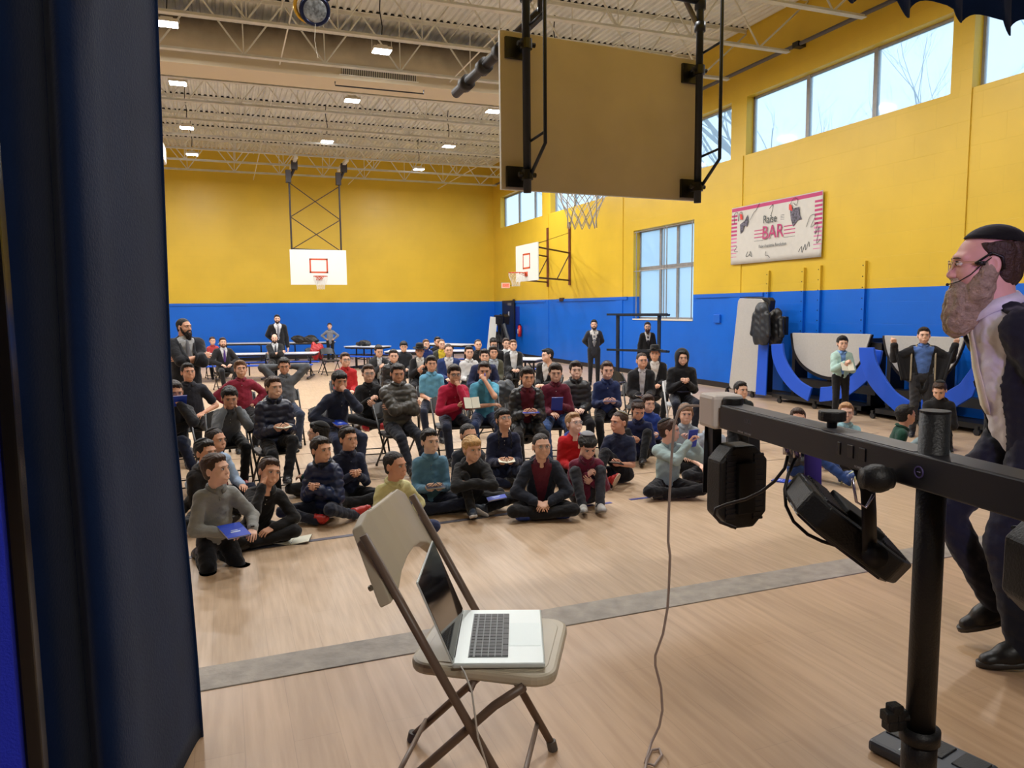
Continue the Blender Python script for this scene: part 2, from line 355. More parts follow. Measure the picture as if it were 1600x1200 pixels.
def highbay(x, y, z, label):
    r = empty('ceiling_light', (x, y, z), 0, label, 'ceiling light', 'bright high-bay ceiling lights')
    MB().box((0, 0, .06), (.36, .30, .06)).box((0, 0, .11), (.20, .16, .05)).build('housing', M_white, r, bev=.01)
    MB().box((0, 0, .025), (.33, .27, .012)).build('diffuser', M_lamp, r)
    MB().tube([(-.19, 0, .06), (-.19, 0, .25), (.19, 0, .25), (.19, 0, .06)], .010, 6).build('bracket', M_steel, r)
    MB().tube([(0, 0, .25), (.02, 0, .5), (-.02, .02, .8), (0, 0, 1.1)], .012, 6).build('cable', M_black, r)
    ld = bpy.data.lights.new('lamp', 'AREA'); ld.shape = 'RECTANGLE'; ld.size = .33; ld.size_y = .27; ld.energy = LAMP_W; ld.color = (1, .99, .97)
    lo = bpy.data.objects.new('lamp', ld); COL.objects.link(lo); lo.parent = r; lo.location = (0, 0, .01)
    return r
LAMP_W = 122
spots = [(-.68, 14.7, 'top left, nearest the curtain edge'), (3.09, 14.84, 'below the dark duct, left of its grille'), (-.7, 18.33, 'left, second row from the camera'), (3.1, 18.47, 'under the middle of the duct'),
 (6.62, 18.3, 'just left of the near backboard edge'), (3.1, 23.1, 'twin-glow lamp in the centre further back'), (-.7, 26.3, 'far left above the back wall'), (6.76, 26.6, 'far right above the back wall'),
 (6.7, 14.7, None), (3.1, 10.6, None), (-.7, 10.6, None), (6.7, 10.6, None), (6.7, 22.6, None), (-.7, 22.6, None), (3.0, 6.3, None), (7.5, 6.3, None), (-4.8, 10.6, None), (-4.8, 18.4, None), (-4.8, 25.5, None), (9.2, 24, None)]
for x, y, d in spots[:8]: highbay(x, y, 6.88, 'bright ceiling light, '+d)
for i, (x, y, d) in enumerate(spots[8:]): highbay(x, y, 6.88, 'ceiling light outside the picture or hidden, ' + ['behind the near backboard', 'nearer row, centre', 'nearer row, left', 'nearer row, right', 'right of centre further back', 'left side further back', 'nearest the stage, centre', 'nearest the stage, right', 'far left, nearer row', 'far left, middle row', 'far left, back row', 'close to the right wall at the back'][i])
# duct
r = empty('air_duct', (0, 16.85, 0), 0, 'long beige air duct, shaded darker upward in its colour, crossing the ceiling between the joists', 'air duct')
m = bpy.data.materials.new('shaded_duct'); m.use_nodes = True; n = m.node_tree; b = n.nodes['Principled BSDF']; g = n.nodes.new('ShaderNodeNewGeometry'); s_ = n.nodes.new('ShaderNodeSeparateXYZ'); n.links.new(g.outputs[0], s_.inputs[0])
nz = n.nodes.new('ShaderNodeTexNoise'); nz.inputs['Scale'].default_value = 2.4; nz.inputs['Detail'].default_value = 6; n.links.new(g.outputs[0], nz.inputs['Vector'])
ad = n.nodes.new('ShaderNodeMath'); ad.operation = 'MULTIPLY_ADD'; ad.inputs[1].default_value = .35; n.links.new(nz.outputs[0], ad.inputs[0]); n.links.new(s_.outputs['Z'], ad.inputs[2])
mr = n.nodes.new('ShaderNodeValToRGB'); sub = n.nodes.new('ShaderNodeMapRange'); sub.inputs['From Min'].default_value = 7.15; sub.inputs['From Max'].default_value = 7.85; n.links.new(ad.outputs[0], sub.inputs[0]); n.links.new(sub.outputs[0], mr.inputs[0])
mr.color_ramp.elements[0].color = (*lin((208, 196, 170)), 1); mr.color_ramp.elements[1].color = (*lin((70, 56, 42)), 1); mr.color_ramp.elements[0].position = .25; n.links.new(mr.outputs[0], b.inputs['Base Color']); b.inputs['Roughness'].default_value = .6  # beige to dark brown upward: shade under the roof put into the colour
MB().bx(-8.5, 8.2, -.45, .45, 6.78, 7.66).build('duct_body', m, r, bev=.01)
gr = MB(); gr.bx(2.55, 4.15, -.47, -.45, 6.86, 7.06); gb = gr.build('grille', mat('grille_dark', (60, 55, 50), .6), r)
q = MB()
for k in range(41): q.bx(2.56+k*.0395, 2.575+k*.0395, -.485, -.468, 6.87, 7.05)
for z in (6.85, 7.055): q.bx(2.5, 4.2, -.49, -.45, z, z+.02)
q.build('grille_slat', M_steel, gb)
MB().tube([(2.4, -.5, 6.70), (2.4, -.5, 6.62), (4.3, -.5, 6.62), (4.3, -.5, 6.70)], .015, 6).build('hanger', M_blackm, r)
# heater at far left
r = empty('unit_heater', (-1.85, 24.0, 6.35), 0, 'beige boxy unit heater hanging at the far left under the joists', 'heater')
MB().box((0, 0, .1), (1.0, .8, .5)).build('heater_case', M_white, r, bev=.04); MB().box((0, -.41, .12), (.7, .02, .32)).build('grille', mat('grille_dark', (60, 55, 50)), r)
MB().cyl((0, 0, .3), (0, 0, 1.63), .06, n=10).build('flue', M_steel, r)
# pipe along the right wall
r = empty('wall_pipe', (10.9, 3, 7.1), 0, 'dark grey conduit pipe running high along the yellow wall above the windows', 'pipe')
MB().cyl((0, 0, 0), (0, 27, 0), .04, n=10).build('pipe_run', mat('grey_pipe', (86, 84, 88), .5), r)
for y in (9.3, 15.5, 21): MB().bx(-.06, .14, y-.08, y+.08, -.05, .05).build('pipe_clamp', M_black, r)
# balloon hoops hanging near the roof (foil discs)
r = empty('foil_balloon', G(492, 8, 6.6), 0, 'round foil balloons with dark blue rim and gold trim stuck under the roof', 'balloon')
o_ = G(492, 16, 6.5); r.location = o_
M_foil = mat('dark_blue_foil', (22, 32, 62), .25, metal=.6); M_gold = mat('gold_foil', (190, 150, 50), .3, metal=.7); M_conf = mat('foil_print', (110, 116, 120), .3, noise=.8, nscale=18)
fr = Matrix.Rotation(radians(-55), 3, 'X')
def ring(mb, c, R, rr, mi=0): mb.tube([Vector(c)+fr @ Vector((R*cos(a), R*sin(a), 0)) for a in [2*pi*i/28 for i in range(28)]], rr, 8, closed=True, mi=mi)
mb = MB(); ring(mb, (0, 0, 0), .20, .035); mb.build('balloon_rim', M_foil, r, True)
MB().sph((0, 0, 0), (.19, .19, .06), fr, 24, 12).build('balloon_face', M_conf, r, True)
mb = MB(); ring(mb, (-.07, .02, .05), .22, .03); mb.build('gold_trim', M_gold, r, True)
mb = MB(); ring(mb, (.10, .02, .33), .17, .035); mb.sph((.10, .02, .33), (.16, .16, .05), fr, 24, 12, mi=1); mb.build('second_balloon', [M_foil, mat('silver_foil', (200, 196, 190), .25, metal=.6)], r, True)
MB().tube([(0, 0, -.2), (-.02, 0, -.45), (.02, 0, -.7)], .003, 4).build('ribbon', M_white, r)

# ------------------------------------------------------------------ basketball hoops
M_rim = mat('orange_rim', (206, 78, 40), .4); M_net = mat('net_cord', (225, 222, 214), .8); M_board = mat('white_board', (226, 230, 224), .4); M_tan = mat('tan_board_back', (208, 198, 184), .6, noise=.07, nscale=2)
def hoop(root, cz, H=1.15, W=1.83):
    # board in local XZ plane centred at height cz, playing side toward -Y
    bd = MB().box((0, 0, cz), (W, .03, H)).box((0, .0165, cz), (W-.004, .004, H-.004), mi=1).build('backboard', [M_board, M_tan], root, bev=.006)
    t = MB(); zc = 3.05+.15+.21
    for a, b_, c, d in ((-.30, .30, zc+.19, zc+.24), (-.30, .30, zc-.24, zc-.19), (-.30, -.25, zc-.24, zc+.24), (.25, .30, zc-.24, zc+.24)): t.bx(a, b_, -.020, -.0145, c, d)
    t.build('target_square', M_rim, root)
    c = (0, -.38, 3.05)
    rm = MB(); rm.tube([(.225*cos(a), c[1]+.225*sin(a), 3.05) for a in [2*pi*i/28 for i in range(28)]], .011, 8, closed=True)
    rm.bx(-.05, .05, -.16, -.02, 3.03, 3.06); rm.bx(-.10, .10, -.04, -.015, 2.93, 3.08)
    rm.tube([(-.06, -.05, 2.95), (-.14, -.22, 3.04)], .009, 6); rm.tube([(.06, -.05, 2.95), (.14, -.22, 3.04)], .009, 6)
    rm.build('rim', M_rim, root, True)
    nt_ = MB(); nn = 12; lv = 6
    def P(i, j): f = j/lv; R = .225*(1-f)+.125*f+.02*sin(f*pi*2); a = 2*pi*(i+.5*(j % 2))/nn; return (R*cos(a), c[1]+R*sin(a), 3.04-.42*f)
    for j in range(lv):
        for i in range(nn):
            for d in ((0, 1) if j % 2 else (-1, 0)): nt_.tube([P(i, j), P(i+d+(0), j+1)], .004, 4)
    nt_.build('net', M_net, root)
# near one (we see its back)
r = empty('basketball_hoop', (2.90, 5.40, 0), .054+pi, 'nearest basketball hoop seen from behind, tan back of its board facing us', 'basketball hoop')
hoop(r, 3.41)
# frame pieces on the camera side = local +Y
def pf(mb, pts, rr, n=12): mb.tube(pts, rr, n)
for s, nm in ((.76, 'a'), (-.80, 'b')):
    pf(q := MB(), [(s, .14, 2.80), (s, .14, 6.9)], .030); q.build('hanger_pole', M_navyframe, r, True)
    for z in (2.93, 3.86):
        q = MB(); q.box((s+(.03 if s > 0 else -.0), .03, z), (.18, .03, .15)); q.cyl((s, .05, z), (s, .15, z), .03, n=10); q.cyl((s-.07, .14, z), (s+.07, .14, z), .018, n=8); q.cyl((s, .14, z-.035), (s, .14, z+.035), .045, n=14); q.build('clamp_plate', M_blackm, r)
    k = s-.02
    pf(q := MB(), [(k, .15, 2.92), (k-.02, .36, 3.12), (k-.02, .36, 6.9)], .014, 8); 
    for z in (3.2, 4.02): q.tube([(k, .14, z-.03), (k-.02, .36, z)], .010, 6)
    q.build('guard_tube', M_navyframe, r, True)
q = MB(); q.cyl((-.80, .14, 4.40), (.76, .14, 4.40), .032, n=12)
for s in (.76, -.80): q.cyl((s, .14, 4.33), (s, .14, 4.47), .045, n=12); q.cyl((s, .14, 4.16), (s, .14, 4.23), .045, n=12)
q.build('cross_pipe', M_navyframe, r, True)
MB().tube([(-.78, .14, 4.2), (-.35, -1.2, 6.9)], .022, 8).build('rear_brace', mat('worn_brace', (120, 116, 110), .5), r, True)
a_ = PD(845, 20, 6.2); b_ = PD(712, 146, 7.6)
q = MB(); q.cyl(a_, b_, .05, n=12)
for f in (.42, .62, .85): c_ = a_.lerp(b_, f); d_ = (b_-a_).normalized(); q.cyl(c_-d_*.05, c_+d_*.05, .075, n=12)
q.tube([a_, a_+Vector((.3, .6, 2.0))], .03, 8)
o = tag(q.build('brace_pipe', mat('black_brace', (32, 27, 26), .5), None, True), 'thick black telescoping brace pipe slanting behind the near backboard to its left', 'brace pipe')
# far one on the long axis
cx = PYp(498, 417, 25.7).x
r = empty('basketball_hoop', (cx, 25.7, 0), 0, 'far basketball hoop hanging on a crossed black frame before the end wall', 'basketball hoop')
hoop(r, 3.36)
MW = mat('dark_frame', (40, 30, 30), .5)
for s in (-.86, .80):
    q = MB(); q.tube([(s*.97, .12, 3.1), (s*.97, .12, 6.25)], .03, 8); q.tube([(s*.97, .12, 6.2), (s*.97+.2, .3, 6.6)], .05, 8); q.box((s*.97-.02, .12, 6.3), (.16, .2, .4)); q.box((s*.97+.2, .3, 6.7), (.2, .2, .28)); q.build('hanger_pole', MW, r)
q = MB()
for s in (-.86, .80): q.bx(s*.97+.15, s*.97+.25, -.5, 1.5, 6.78, 6.88)
q.build('mounting_beam', M_steel, r)
q = MB(); L_, R_ = -.83, .78; zz = [3.95, 5.0, 6.1]
for i in range(2): q.tube([(L_, .12, zz[i]), (R_, .12, zz[i+1]-.05)], .016, 6); q.tube([(R_, .12, zz[i]-.05), (L_, .12, zz[i+1])], .016, 6)
q.tube([(L_, .12, 3.97), (R_, .12, 3.93)], .018, 6); q.build('cross_brace', MW, r)
# side hoop on the right wall
r = empty('basketball_hoop', (9.0, 21.95, 0), -pi/2, 'side basketball hoop on rust-brown wall arms in the right corner', 'basketball hoop')
hoop(r, 3.36)
M_rust = mat('rust_steel', (112, 58, 40), .6, noise=.2)
for y in (23.07, 24.9):
    q = MB(); lx = -(y-21.95); q.box((lx, 2.02, 3.75), (.10, .05, 2.1)); q.build('wall_rail', M_rust, r)
q = MB()
for lx, bx_ in ((-1.12, .85), (-2.95, -.85)):
    for z in (3.78, 2.86): q.tube([(bx_, .03, z), (lx, 2.0, z)], .028, 8)
    q.tube([(lx, 2.0, 3.70), (bx_*.4+lx*.6, 1.2, 2.88)], .02, 6)
q.tube([(.8, .05, 3.9), (-1.12, 2.0, 4.45)], .008, 5); q.tube([(-.8, .05, 3.9), (-2.95, 2.0, 4.35)], .008, 5)
q.build('support_arm', mat('dark_arm', (62, 34, 28), .6), r)

# ------------------------------------------------------------------ wall things
def onwall(y, z, off=.0): return Matrix.Translation((XW-off, y, z)) @ Matrix(((0, 0, -1), (-1, 0, 0), (0, 1, 0))).to_4x4()   # local x -> -Y, y -> Z, z -> -X
BW, BH = 2.80, 1.285; by, bz = 12.98, 3.525
r = empty('banner', (0, 0, 0), 0, 'white vinyl banner with pink striped edges hanging on the yellow wall', 'banner')
MBn = Matrix.Translation((XW-.05, by, bz)) @ onwall(0, 0).to_3x3().to_4x4()
r.matrix_world = MBn
M_ban = mat('banner_vinyl', (205, 202, 194), .45, noise=.03); M_pink = mat('banner_pink', (186, 52, 110), .5); M_pk2 = mat('banner_light_pink', (208, 120, 160), .5); M_ink = mat('banner_ink', (52, 62, 66), .5)
def wav(u, v): x = (u-.5)*BW; y = (v-.5)*BH; return (x, y, .008*sin(u*9+v*4)+.01*(abs(u-.5)**3)*8)
MB().grid(wav, 40, 12).build('banner_sheet', M_ban, r, True, solid=.004)
q = MB()
def st(x0, x1, y0, y1, z=.020, mi=0): q.grid(lambda u, v: (lambda X, Y: (X, Y, wav(X/BW+.5, Y/BH+.5)[2]+.0035))(x0+(x1-x0)*u, y0+(y1-y0)*v), 24 if x1-x0 > .5 else 3, 2, mi)
st(-BW/2+.01, BW/2-.01, BH/2-.095, BH/2-.02)
for k in range(12):
    y = BH/2-.17-k*.085; h = .045 if k < 6 else .045-.005*(k-5); mi = 0 if k < 6 else 1
    st(-BW/2+.005, -BW/2+.20, y-h, y, mi=mi); st(BW/2-.22, BW/2-.005, y-h, y, mi=mi)
for k in range(4):
    y = .055-k*.075; hh = .022 if k < 3 else .008
    st(-.62, -.33, y-hh/2, y+hh/2, mi=0 if k < 3 else 2); st(.33, .66, y-hh/2, y+hh/2, mi=0 if k < 3 else 2)
for k in range(4): st(.22, .33, .205+k*.03, .213+k*.03, mi=2)
q.build('banner_stripes', [M_pink, M_pk2, M_ink], r)
text('Raise', .24, M_ink, Matrix.Translation((-.09, .255, .028)), r, sx=.85)
text('BAR', .40, M_pink, Matrix.Translation((0, -.03, .028)), r, ext=.002, sx=.92)
text('Raise Academia Revolution', .095, M_ink, Matrix.Translation((0, -.30, .028)), r, sx=.82)
def squig(pts, rr=.005):
    C_ = []
    for i in range(len(pts)-1):
        p0 = pts[max(i-1, 0)]; p1 = pts[i]; p2 = pts[i+1]; p3 = pts[min(i+2, len(pts)-1)]
        for t in (0, .25, .5, .75): C_.append(tuple(.5*((2*p1[k])+(-p0[k]+p2[k])*t+(2*p0[k]-5*p1[k]+4*p2[k]-p3[k])*t*t+(-p0[k]+3*p1[k]-3*p2[k]+p3[k])*t**3) for k in (0, 1)))
    C_.append(pts[-1]); return [(x, y, .018) for x, y in C_], rr
q = MB()
for pts in ([(-1.28, .28), (-1.30, .48), (-1.18, .52), (-1.15, .32), (-1.10, .50), (-1.02, .50), (-1.08, .34)], [(-.75, .30), (-.62, .46), (-.55, .50), (-.45, .63)], [(-.12, .48), (-.02, .55), (-.02, .45), (-.06, .36), (-.05, .28)],
            [(.58, .40), (.52, .50), (.62, .60), (.72, .55), (.68, .45), (.60, .50)], [(.98, -.02), (1.08, .18), (1.22, .18), (1.10, -.04), (1.28, .04), (1.22, -.18), (1.33, -.06), (1.27, -.36), (1.36, -.30)],
            [(-.80, -.38), (-.86, -.48), (-.74, -.46), (-.72, -.38), (-.66, -.50), (-.76, -.44)], [(.78, -.50), (.86, -.40), (.88, -.52), (.96, -.36), (.98, -.48), (1.06, -.32), (1.08, -.42)], [(-.20, -.42), (-.22, -.50), (-.14, -.51), (-.08, -.56)], [(-1.30, -.22), (-1.18, -.24), (-1.28, -.34), (-1.15, -.36)]):
    p, rr = squig(pts); q.tube(p, rr, 4)
q.build('banner_doodle', M_ink, r)
M_pho = mat('printed_photo', (88, 84, 98), .5, noise=.95, nscale=26); M_red = mat('red_tack', (214, 60, 50), .5)
q = MB(); q.prism([(-1.12, -.02), (-.94, .06), (-.82, .20), (-.80, .02), (-.84, -.10), (-.95, -.06), (-1.0, -.20), (-1.10, -.26)], .006, Matrix.Translation((-.13, .26, .018)) @ Matrix.Scale(.85, 4)); q.build('printed_photo', M_pho, r); q = MB()
q.prism([(.62, .30), (.92, .32), (.95, .14), (1.02, .02), (.90, .02), (.74, -.12), (.66, .05)], .006, Matrix.Translation((-.02, .13, .018)) @ Matrix.Scale(.85, 4)); q.build('printed_photo', M_pho, r)
q = MB(); q.prism([(-1.10, .12), (-1.02, .10), (-1.04, .22), (-1.12, .24)], .004, Matrix.Translation((.03, .24, .024))); q.prism([(.56, .34), (.66, .30), (.64, .42), (.56, .46)], .004, Matrix.Translation((-.08, .04, .024))); q.build('red_mark', M_red, r)
# vertical rails and small wall boxes
for y, z0, z1, d in ((13.14, 1.2, 2.69, 'left'), (12.09, 1.2, 2.70, 'second'), (11.64, 1.2, 2.72, 'third'), (10.54, 1.2, 2.74, 'rightmost')):
    q = MB(); q.bx(XW-.06, XW, y-.05, y+.05, z0, z1)
    o = tag(q.build('wall_rail', M_wx), f'flat vertical wall rail painted half yellow half blue, {d} of the four under the banner', 'wall rail', 'painted vertical wall rails')
    h = MB()
    for k in range(7): h.cyl((XW-.064, y, z1-.08-k*.2), (XW-.059, y, z1-.08-k*.2), .012, n=8)
    h.build('screw_hole', M_black, o)
p = PX(1122, 498, XW); q = MB().bx(XW-.05, XW, p.y-.12, p.y+.12, p.z-.10, p.z+.10); tag(q.build('junction_box', M_blue, bev=.008), 'blue painted junction box on the wall left of the leaning tables', 'junction box')
p = PX(1041, 574, XW); q = MB().bx(XW-.015, XW, p.y-.04, p.y+.04, p.z-.08, p.z+.08); o = tag(q.build('wall_outlet', mat('white_plastic', (225, 225, 222), .4), bev=.004), 'white wall outlet low on the blue wall beside the hooded boy', 'outlet')
q = MB()
for dz in (-.03, .03): q.bx(XW-.018, XW-.014, p.y-.014, p.y+.014, p.z+dz-.012, p.z+dz+.012)
q.build('socket', mat('grey_plate', (110, 110, 112)), o)
p = PX(879, 468, XW); tag(MB().bx(XW-.06, XW, p.y-.15, p.y+.15, p.z-.06, p.z+.06).build('wall_bracket', mat('dark_brown', (60, 34, 26), .6)), 'small dark brown bracket on top of the blue band', 'bracket')
# exit sign, extinguisher, recess and gear in the corner
p = PX(790, 446, XW-.5); r = empty('exit_sign', p, 0, 'small lit red exit sign high in the far right corner', 'exit sign')
MB().box((0, 0, 0), (.36, .06, .22)).build('sign_case', M_white, r, bev=.008); MB().box((0, -.032, 0), (.30, .006, .16)).build('sign_face', mat('exit_glow', (235, 110, 90), .5, emit=1.2), r)
text('EXIT', .12, mat('exit_red', (190, 20, 16), .5, emit=.6), Matrix.Translation((0, -.037, 0)) @ Matrix.Rotation(pi/2, 4, 'X'), r)
MB().tube([(.18, 0, 0), (.5, 0, 0)], .012, 6).build('sign_arm', M_black, r)
p = PX(812, 516, XW-.12); r = empty('fire_extinguisher', (p.x, p.y, p.z-.25), 0, 'red fire extinguisher hanging on the blue wall by the corner', 'fire extinguisher')
MB().cyl((0, 0, .0), (0, 0, .40), .075, n=14).sph((0, 0, .40), (.075, .075, .05)).build('cylinder_body', mat('extinguisher_red', (190, 28, 30), .35), r, True)
MB().box((0, 0, .47), (.04, .14, .05)).tube([(0, .05, .46), (0, .13, .40), (0, .12, .15)], .012, 6).build('hose_and_handle', M_black, r)
MB().bx(-.078, -.076, -.04, .04, .12, .3).build('paper_label', mat('paper', (222, 220, 205), .7), r)
pa = PX(807, 492, XW); tag(MB().bx(XW-.012, XW, pa.y-.35, pa.y+.25, .9, 2.0).build('recess_panel', mat('deep_blue', (16, 50, 150), .5)), 'darker blue recessed panel above the fire extinguisher', 'wall panel')
r = empty('folded_gear', G(800, 560), 0, 'tall heap of black folded gear standing in the far corner by the door', 'folded gear')
r.location = (10.45, 28.2, 0); q = MB(); R_ = random.Random(4)
for k in range(16): a = Vector((R_.uniform(-.35, .3), R_.uniform(-.4, .4), 0)); b_ = Vector((R_.uniform(-.2, .3), R_.uniform(-.3, .3), R_.uniform(1.2, 1.75))); q.tube([a, b_], .035, 6)
for k in range(9): q.box((R_.uniform(-.2, .2), R_.uniform(-.3, .3), R_.uniform(.4, 1.5)), (R_.uniform(.15, .35), R_.uniform(.15, .35), R_.uniform(.2, .4)), Matrix.Rotation(R_.uniform(-.5, .5), 3, 'X'))
q.build('gear_frame', M_blkplastic, r)
MB().tube([(-.1, -.5, 1.3), (.0, -1.2, .1)], .09, 8).build('leaning_tube', M_navyframe, r)
tag(MB().box((9.95, 28.0, .85), (.30, .05, 1.5), Matrix.Rotation(.12, 3, 'Y')).build('leaning_board', M_board), 'narrow white board leaning beside the black gear in the corner', 'board')
# black shelf rack by the right wall
A = G(965, 602); B = G(1029, 606); r = empty('metal_rack', (A+B)/2, math.atan2((B-A).y, (B-A).x), 'black open metal rack frame with two bare shelf rails by the blue wall', 'rack')
hw = (B-A).length/2; zt = PYp(965, 491, A.y).z; zm = PYp(965, 546, A.y).z
for s in (-1, 1):
    MB().bx(s*hw-.035, s*hw+.035, -.03, .03, .03, zt).build('upright', M_navyframe, r); MB().bx(s*hw-.035, s*hw+.035, -.45, .35, .0, .06).build('foot', M_blackm, r)
for z in (zt, zm):
    q = MB(); q.bx(-hw-.25, hw+.25, -.12, -.06, z-.03, z+.02); q.bx(-hw-.1, hw+.2, .10, .16, z-.05, z); 
    for k in range(6): q.tube([(-hw+k*hw*.4, -.12, z), (-hw+k*hw*.4+.2, .16, z-.02)], .014, 5)
    q.build('shelf_rail', M_navyframe, r)

# ------------------------------------------------------------------ cafeteria tables folded against the right wall
M_top = mat('grey_laminate', (178, 176, 172), .45, noise=.04, nscale=30); M_bench = mat('blue_bench', (20, 82, 205), .38); M_edge = mat('black_edging', (24, 24, 28), .5)
def outl(pts, X): return [PX(a, b, X) for a, b in pts]
def slab(name, pts, X, th, m, parent):
    P = outl(pts, X); P = [Vector((0, p.y, p.z)) for p in P]; n = len(P); q = MB()
    V = [(X-th/2-parent.location.x, p.y-parent.location.y, p.z) for p in P]+[(X+th/2-parent.location.x, p.y-parent.location.y, p.z) for p in P]
    q.add(V, [tuple(range(n)), tuple(reversed(range(n, 2*n)))]+[(i, n+i, n+(i+1) % n, (i+1) % n) for i in range(n)])
    return q.build(name, m, parent, bev=.008)
def cr_(pts, n=4):
    out = []
    for i in range(len(pts)-1):
        p0 = pts[max(i-1, 0)]; p1 = pts[i]; p2 = pts[i+1]; p3 = pts[min(i+2, len(pts)-1)]
        for j in range(n):
            t = j/n; out.append(tuple(.5*((2*p1[k])+(-p0[k]+p2[k])*t+(2*p0[k]-5*p1[k]+4*p2[k]-p3[k])*t*t+(-p0[k]+3*p1[k]-3*p2[k]+p3[k])*t**3) for k in (0, 1)))
    return out+[pts[-1]]
def caster(q, x, y): q.cyl((x-.02, y, .05), (x+.02, y, .05), .05, n=14); q.box((x, y, .11), (.05, .05, .06))
r = empty('folded_table', (10.5, 13.3, 0), 0, 'tall grey rectangular table folded upright against the blue wall with coats on its corner', 'folded table')
slab('table_top', [(1157, 466), (1190, 467), (1194, 471), (1187, 608), (1183, 613), (1143, 607), (1140, 602), (1154, 470)], 10.4, .03, M_top, r)
slab('table_underside', [(1160, 464), (1204, 465), (1208, 470), (1196, 560), (1190, 612), (1186, 612), (1192, 470)], 10.55, .14, M_edge, r)
slab('bench_seat', [(1186, 533), (1201, 533), (1197, 618), (1181, 616)], 10.25, .03, M_bench, r)
q = MB()
for y in (-.5, .35): q.bx(.15, .4, y-.03, y+.03, .1, 1.9); caster(q, -.1, y)
q.build('folding_frame', M_blackm, r)
r = empty('folded_table', (10.5, 10.9, 0), 0, 'half-round grey table folded upright, whole grey top showing behind the boy in mint', 'folded table')
top = [(1239, 520)]+cr_([(1239, 524), (1243, 550), (1256, 570), (1278, 584), (1300, 589), (1322, 583), (1340, 570), (1352, 550), (1361, 524)])+[(1361, 522)]
slab('table_top', top, 10.45, .03, M_top, r)
o = slab('table_rim', [(x+(x-1300)*.05, y+(y-535)*.06+1.5) for x, y in top], 10.50, .04, M_edge, r)
slab('bench_seat', cr_([(1206, 538), (1208, 560), (1218, 585), (1238, 610), (1263, 627)])+cr_([(1269, 606), (1250, 594), (1234, 573), (1226, 555), (1224, 537)]), 10.15, .04, M_bench, r)
slab('bench_seat', cr_([(1283, 605), (1305, 602), (1328, 590), (1345, 570), (1360, 545)])+cr_([(1379, 548), (1372, 575), (1350, 600), (1318, 622), (1281, 628)]), 10.25, .04, M_bench, r)
q = MB()
for y in (-.95, .0, .95): q.bx(.12, .45, y-.04, y+.04, .1, 1.35); caster(q, -.2, y)
q.bx(.1, .3, -1.2, 1.2, .35, .5); q.bx(-.1, .4, -1.3, 1.3, .08, .16); q.box((.1, -1.05, 1.16), (.1, .4, .24)); q.build('folding_frame', M_blkplastic, r)
r = empty('folded_table', (10.5, 8.6, 0), 0, 'half-round grey table folded upright behind the boy spreading his coat', 'folded table')
top = [(1383, 524)]+cr_([(1383, 528), (1388, 552), (1400, 575), (1420, 592), (1444, 600), (1468, 592), (1490, 570), (1502, 545), (1508, 527)])
slab('table_top', top, 10.45, .03, M_top, r); slab('table_rim', [(x+(x-1445)*.05, y+(y-545)*.06+1.5) for x, y in top], 10.50, .04, M_edge, r)
slab('bench_seat', cr_([(1343, 543), (1345, 565), (1356, 595), (1375, 620), (1402, 645)])+cr_([(1425, 628), (1400, 612), (1382, 588), (1370, 565), (1366, 543)]), 10.05, .04, M_bench, r)
slab('bench_seat', [(1440, 625), (1462, 622), (1500, 600), (1530, 560), (1545, 560), (1520, 620), (1480, 645), (1440, 648)], 10.2, .04, M_bench, r)
q = MB()
for y in (-.95, .0, .95): q.bx(.12, .45, y-.04, y+.04, .1, 1.3); caster(q, -.2, y)
q.bx(.1, .3, -1.2, 1.2, .35, .5); q.bx(-.1, .4, -1.3, 1.3, .08, .16); q.build('folding_frame', M_blkplastic, r)
# unfolded cafeteria tables toward the back
def caf(ax, bx_, z, label, dep=.75, bench=True, push=0.):
    A = G(*ax, z); B = G(*bx_, z); A.z = B.z = 0; c = (A+B)/2; L = (B-A).length; a = math.atan2((B-A).y, (B-A).x)
    r = empty('cafeteria_table', c+Vector((-sin(a)*(dep/2+push), cos(a)*(dep/2+push), 0)), a, label, 'table', 'cafeteria tables at the back of the gym')
    MB().box((0, 0, z-.015), (L, dep, .03)).build('table_top', M_topw, r, bev=.01)
    MB().box((0, 0, z-.055), (L-.06, dep-.06, .05)).build('apron', M_edge, r)
    for s in (-1, -.33, .33, 1):
        q = MB(); x = s*(L/2-.2); q.bx(x-.02, x+.02, -.25, .25, z-.1, z-.06); q.cyl((x, 0, .06), (x, 0, z-.08), .025, n=8); q.bx(x-.025, x+.025, -dep*.8, dep*.8, .03, .07); q.build('leg', M_blackm, r)
    if bench:
        for s in (-1, 1):
            MB().box((0, s*(dep/2+.22), .43), (L-.1, .28, .035)).build('bench_seat', M_bench, r, bev=.01)
            for k in (-.8, 0, .8):
                q = MB(); q.cyl((k*L/2, s*(dep/2+.22), .05), (k*L/2, s*(dep/2+.22), .42), .02, n=8); q.tube([(k*L/2, s*(dep/2+.22), .35), (k*L/2, s*.1, .3)], .015, 6); q.build('bench_leg', M_blackm, r)
    return r
M_topw = mat('pale_laminate', (196, 200, 208), .4)
caf((240, 558), (486, 554), .74, 'long pale table with blue benches, front row behind the bearded standing man', push=.7)
caf((340, 537), (520, 534.5), .74, 'long pale table at the end wall behind the standing man in suit', bench=False)
caf((537, 541), (588, 542), .74, 'pale table with blue bench near the empty black chair', dep=.8)
caf((652, 537), (722, 539), .74, 'pale table standing farthest back behind the seated boys in the middle', dep=.8, bench=False)
caf((600, 549), (735, 548), .74, 'pale long table edge behind the boy in navy blazer', bench=True)
caf((773, 561), (838, 562), .74, 'white table beside the boy in black suit near the corner', dep=.8)
caf((572, 569), (600, 570), .70, 'small pale table end at the left of the back group of boys', dep=.6, bench=False)
WORK_W = 105
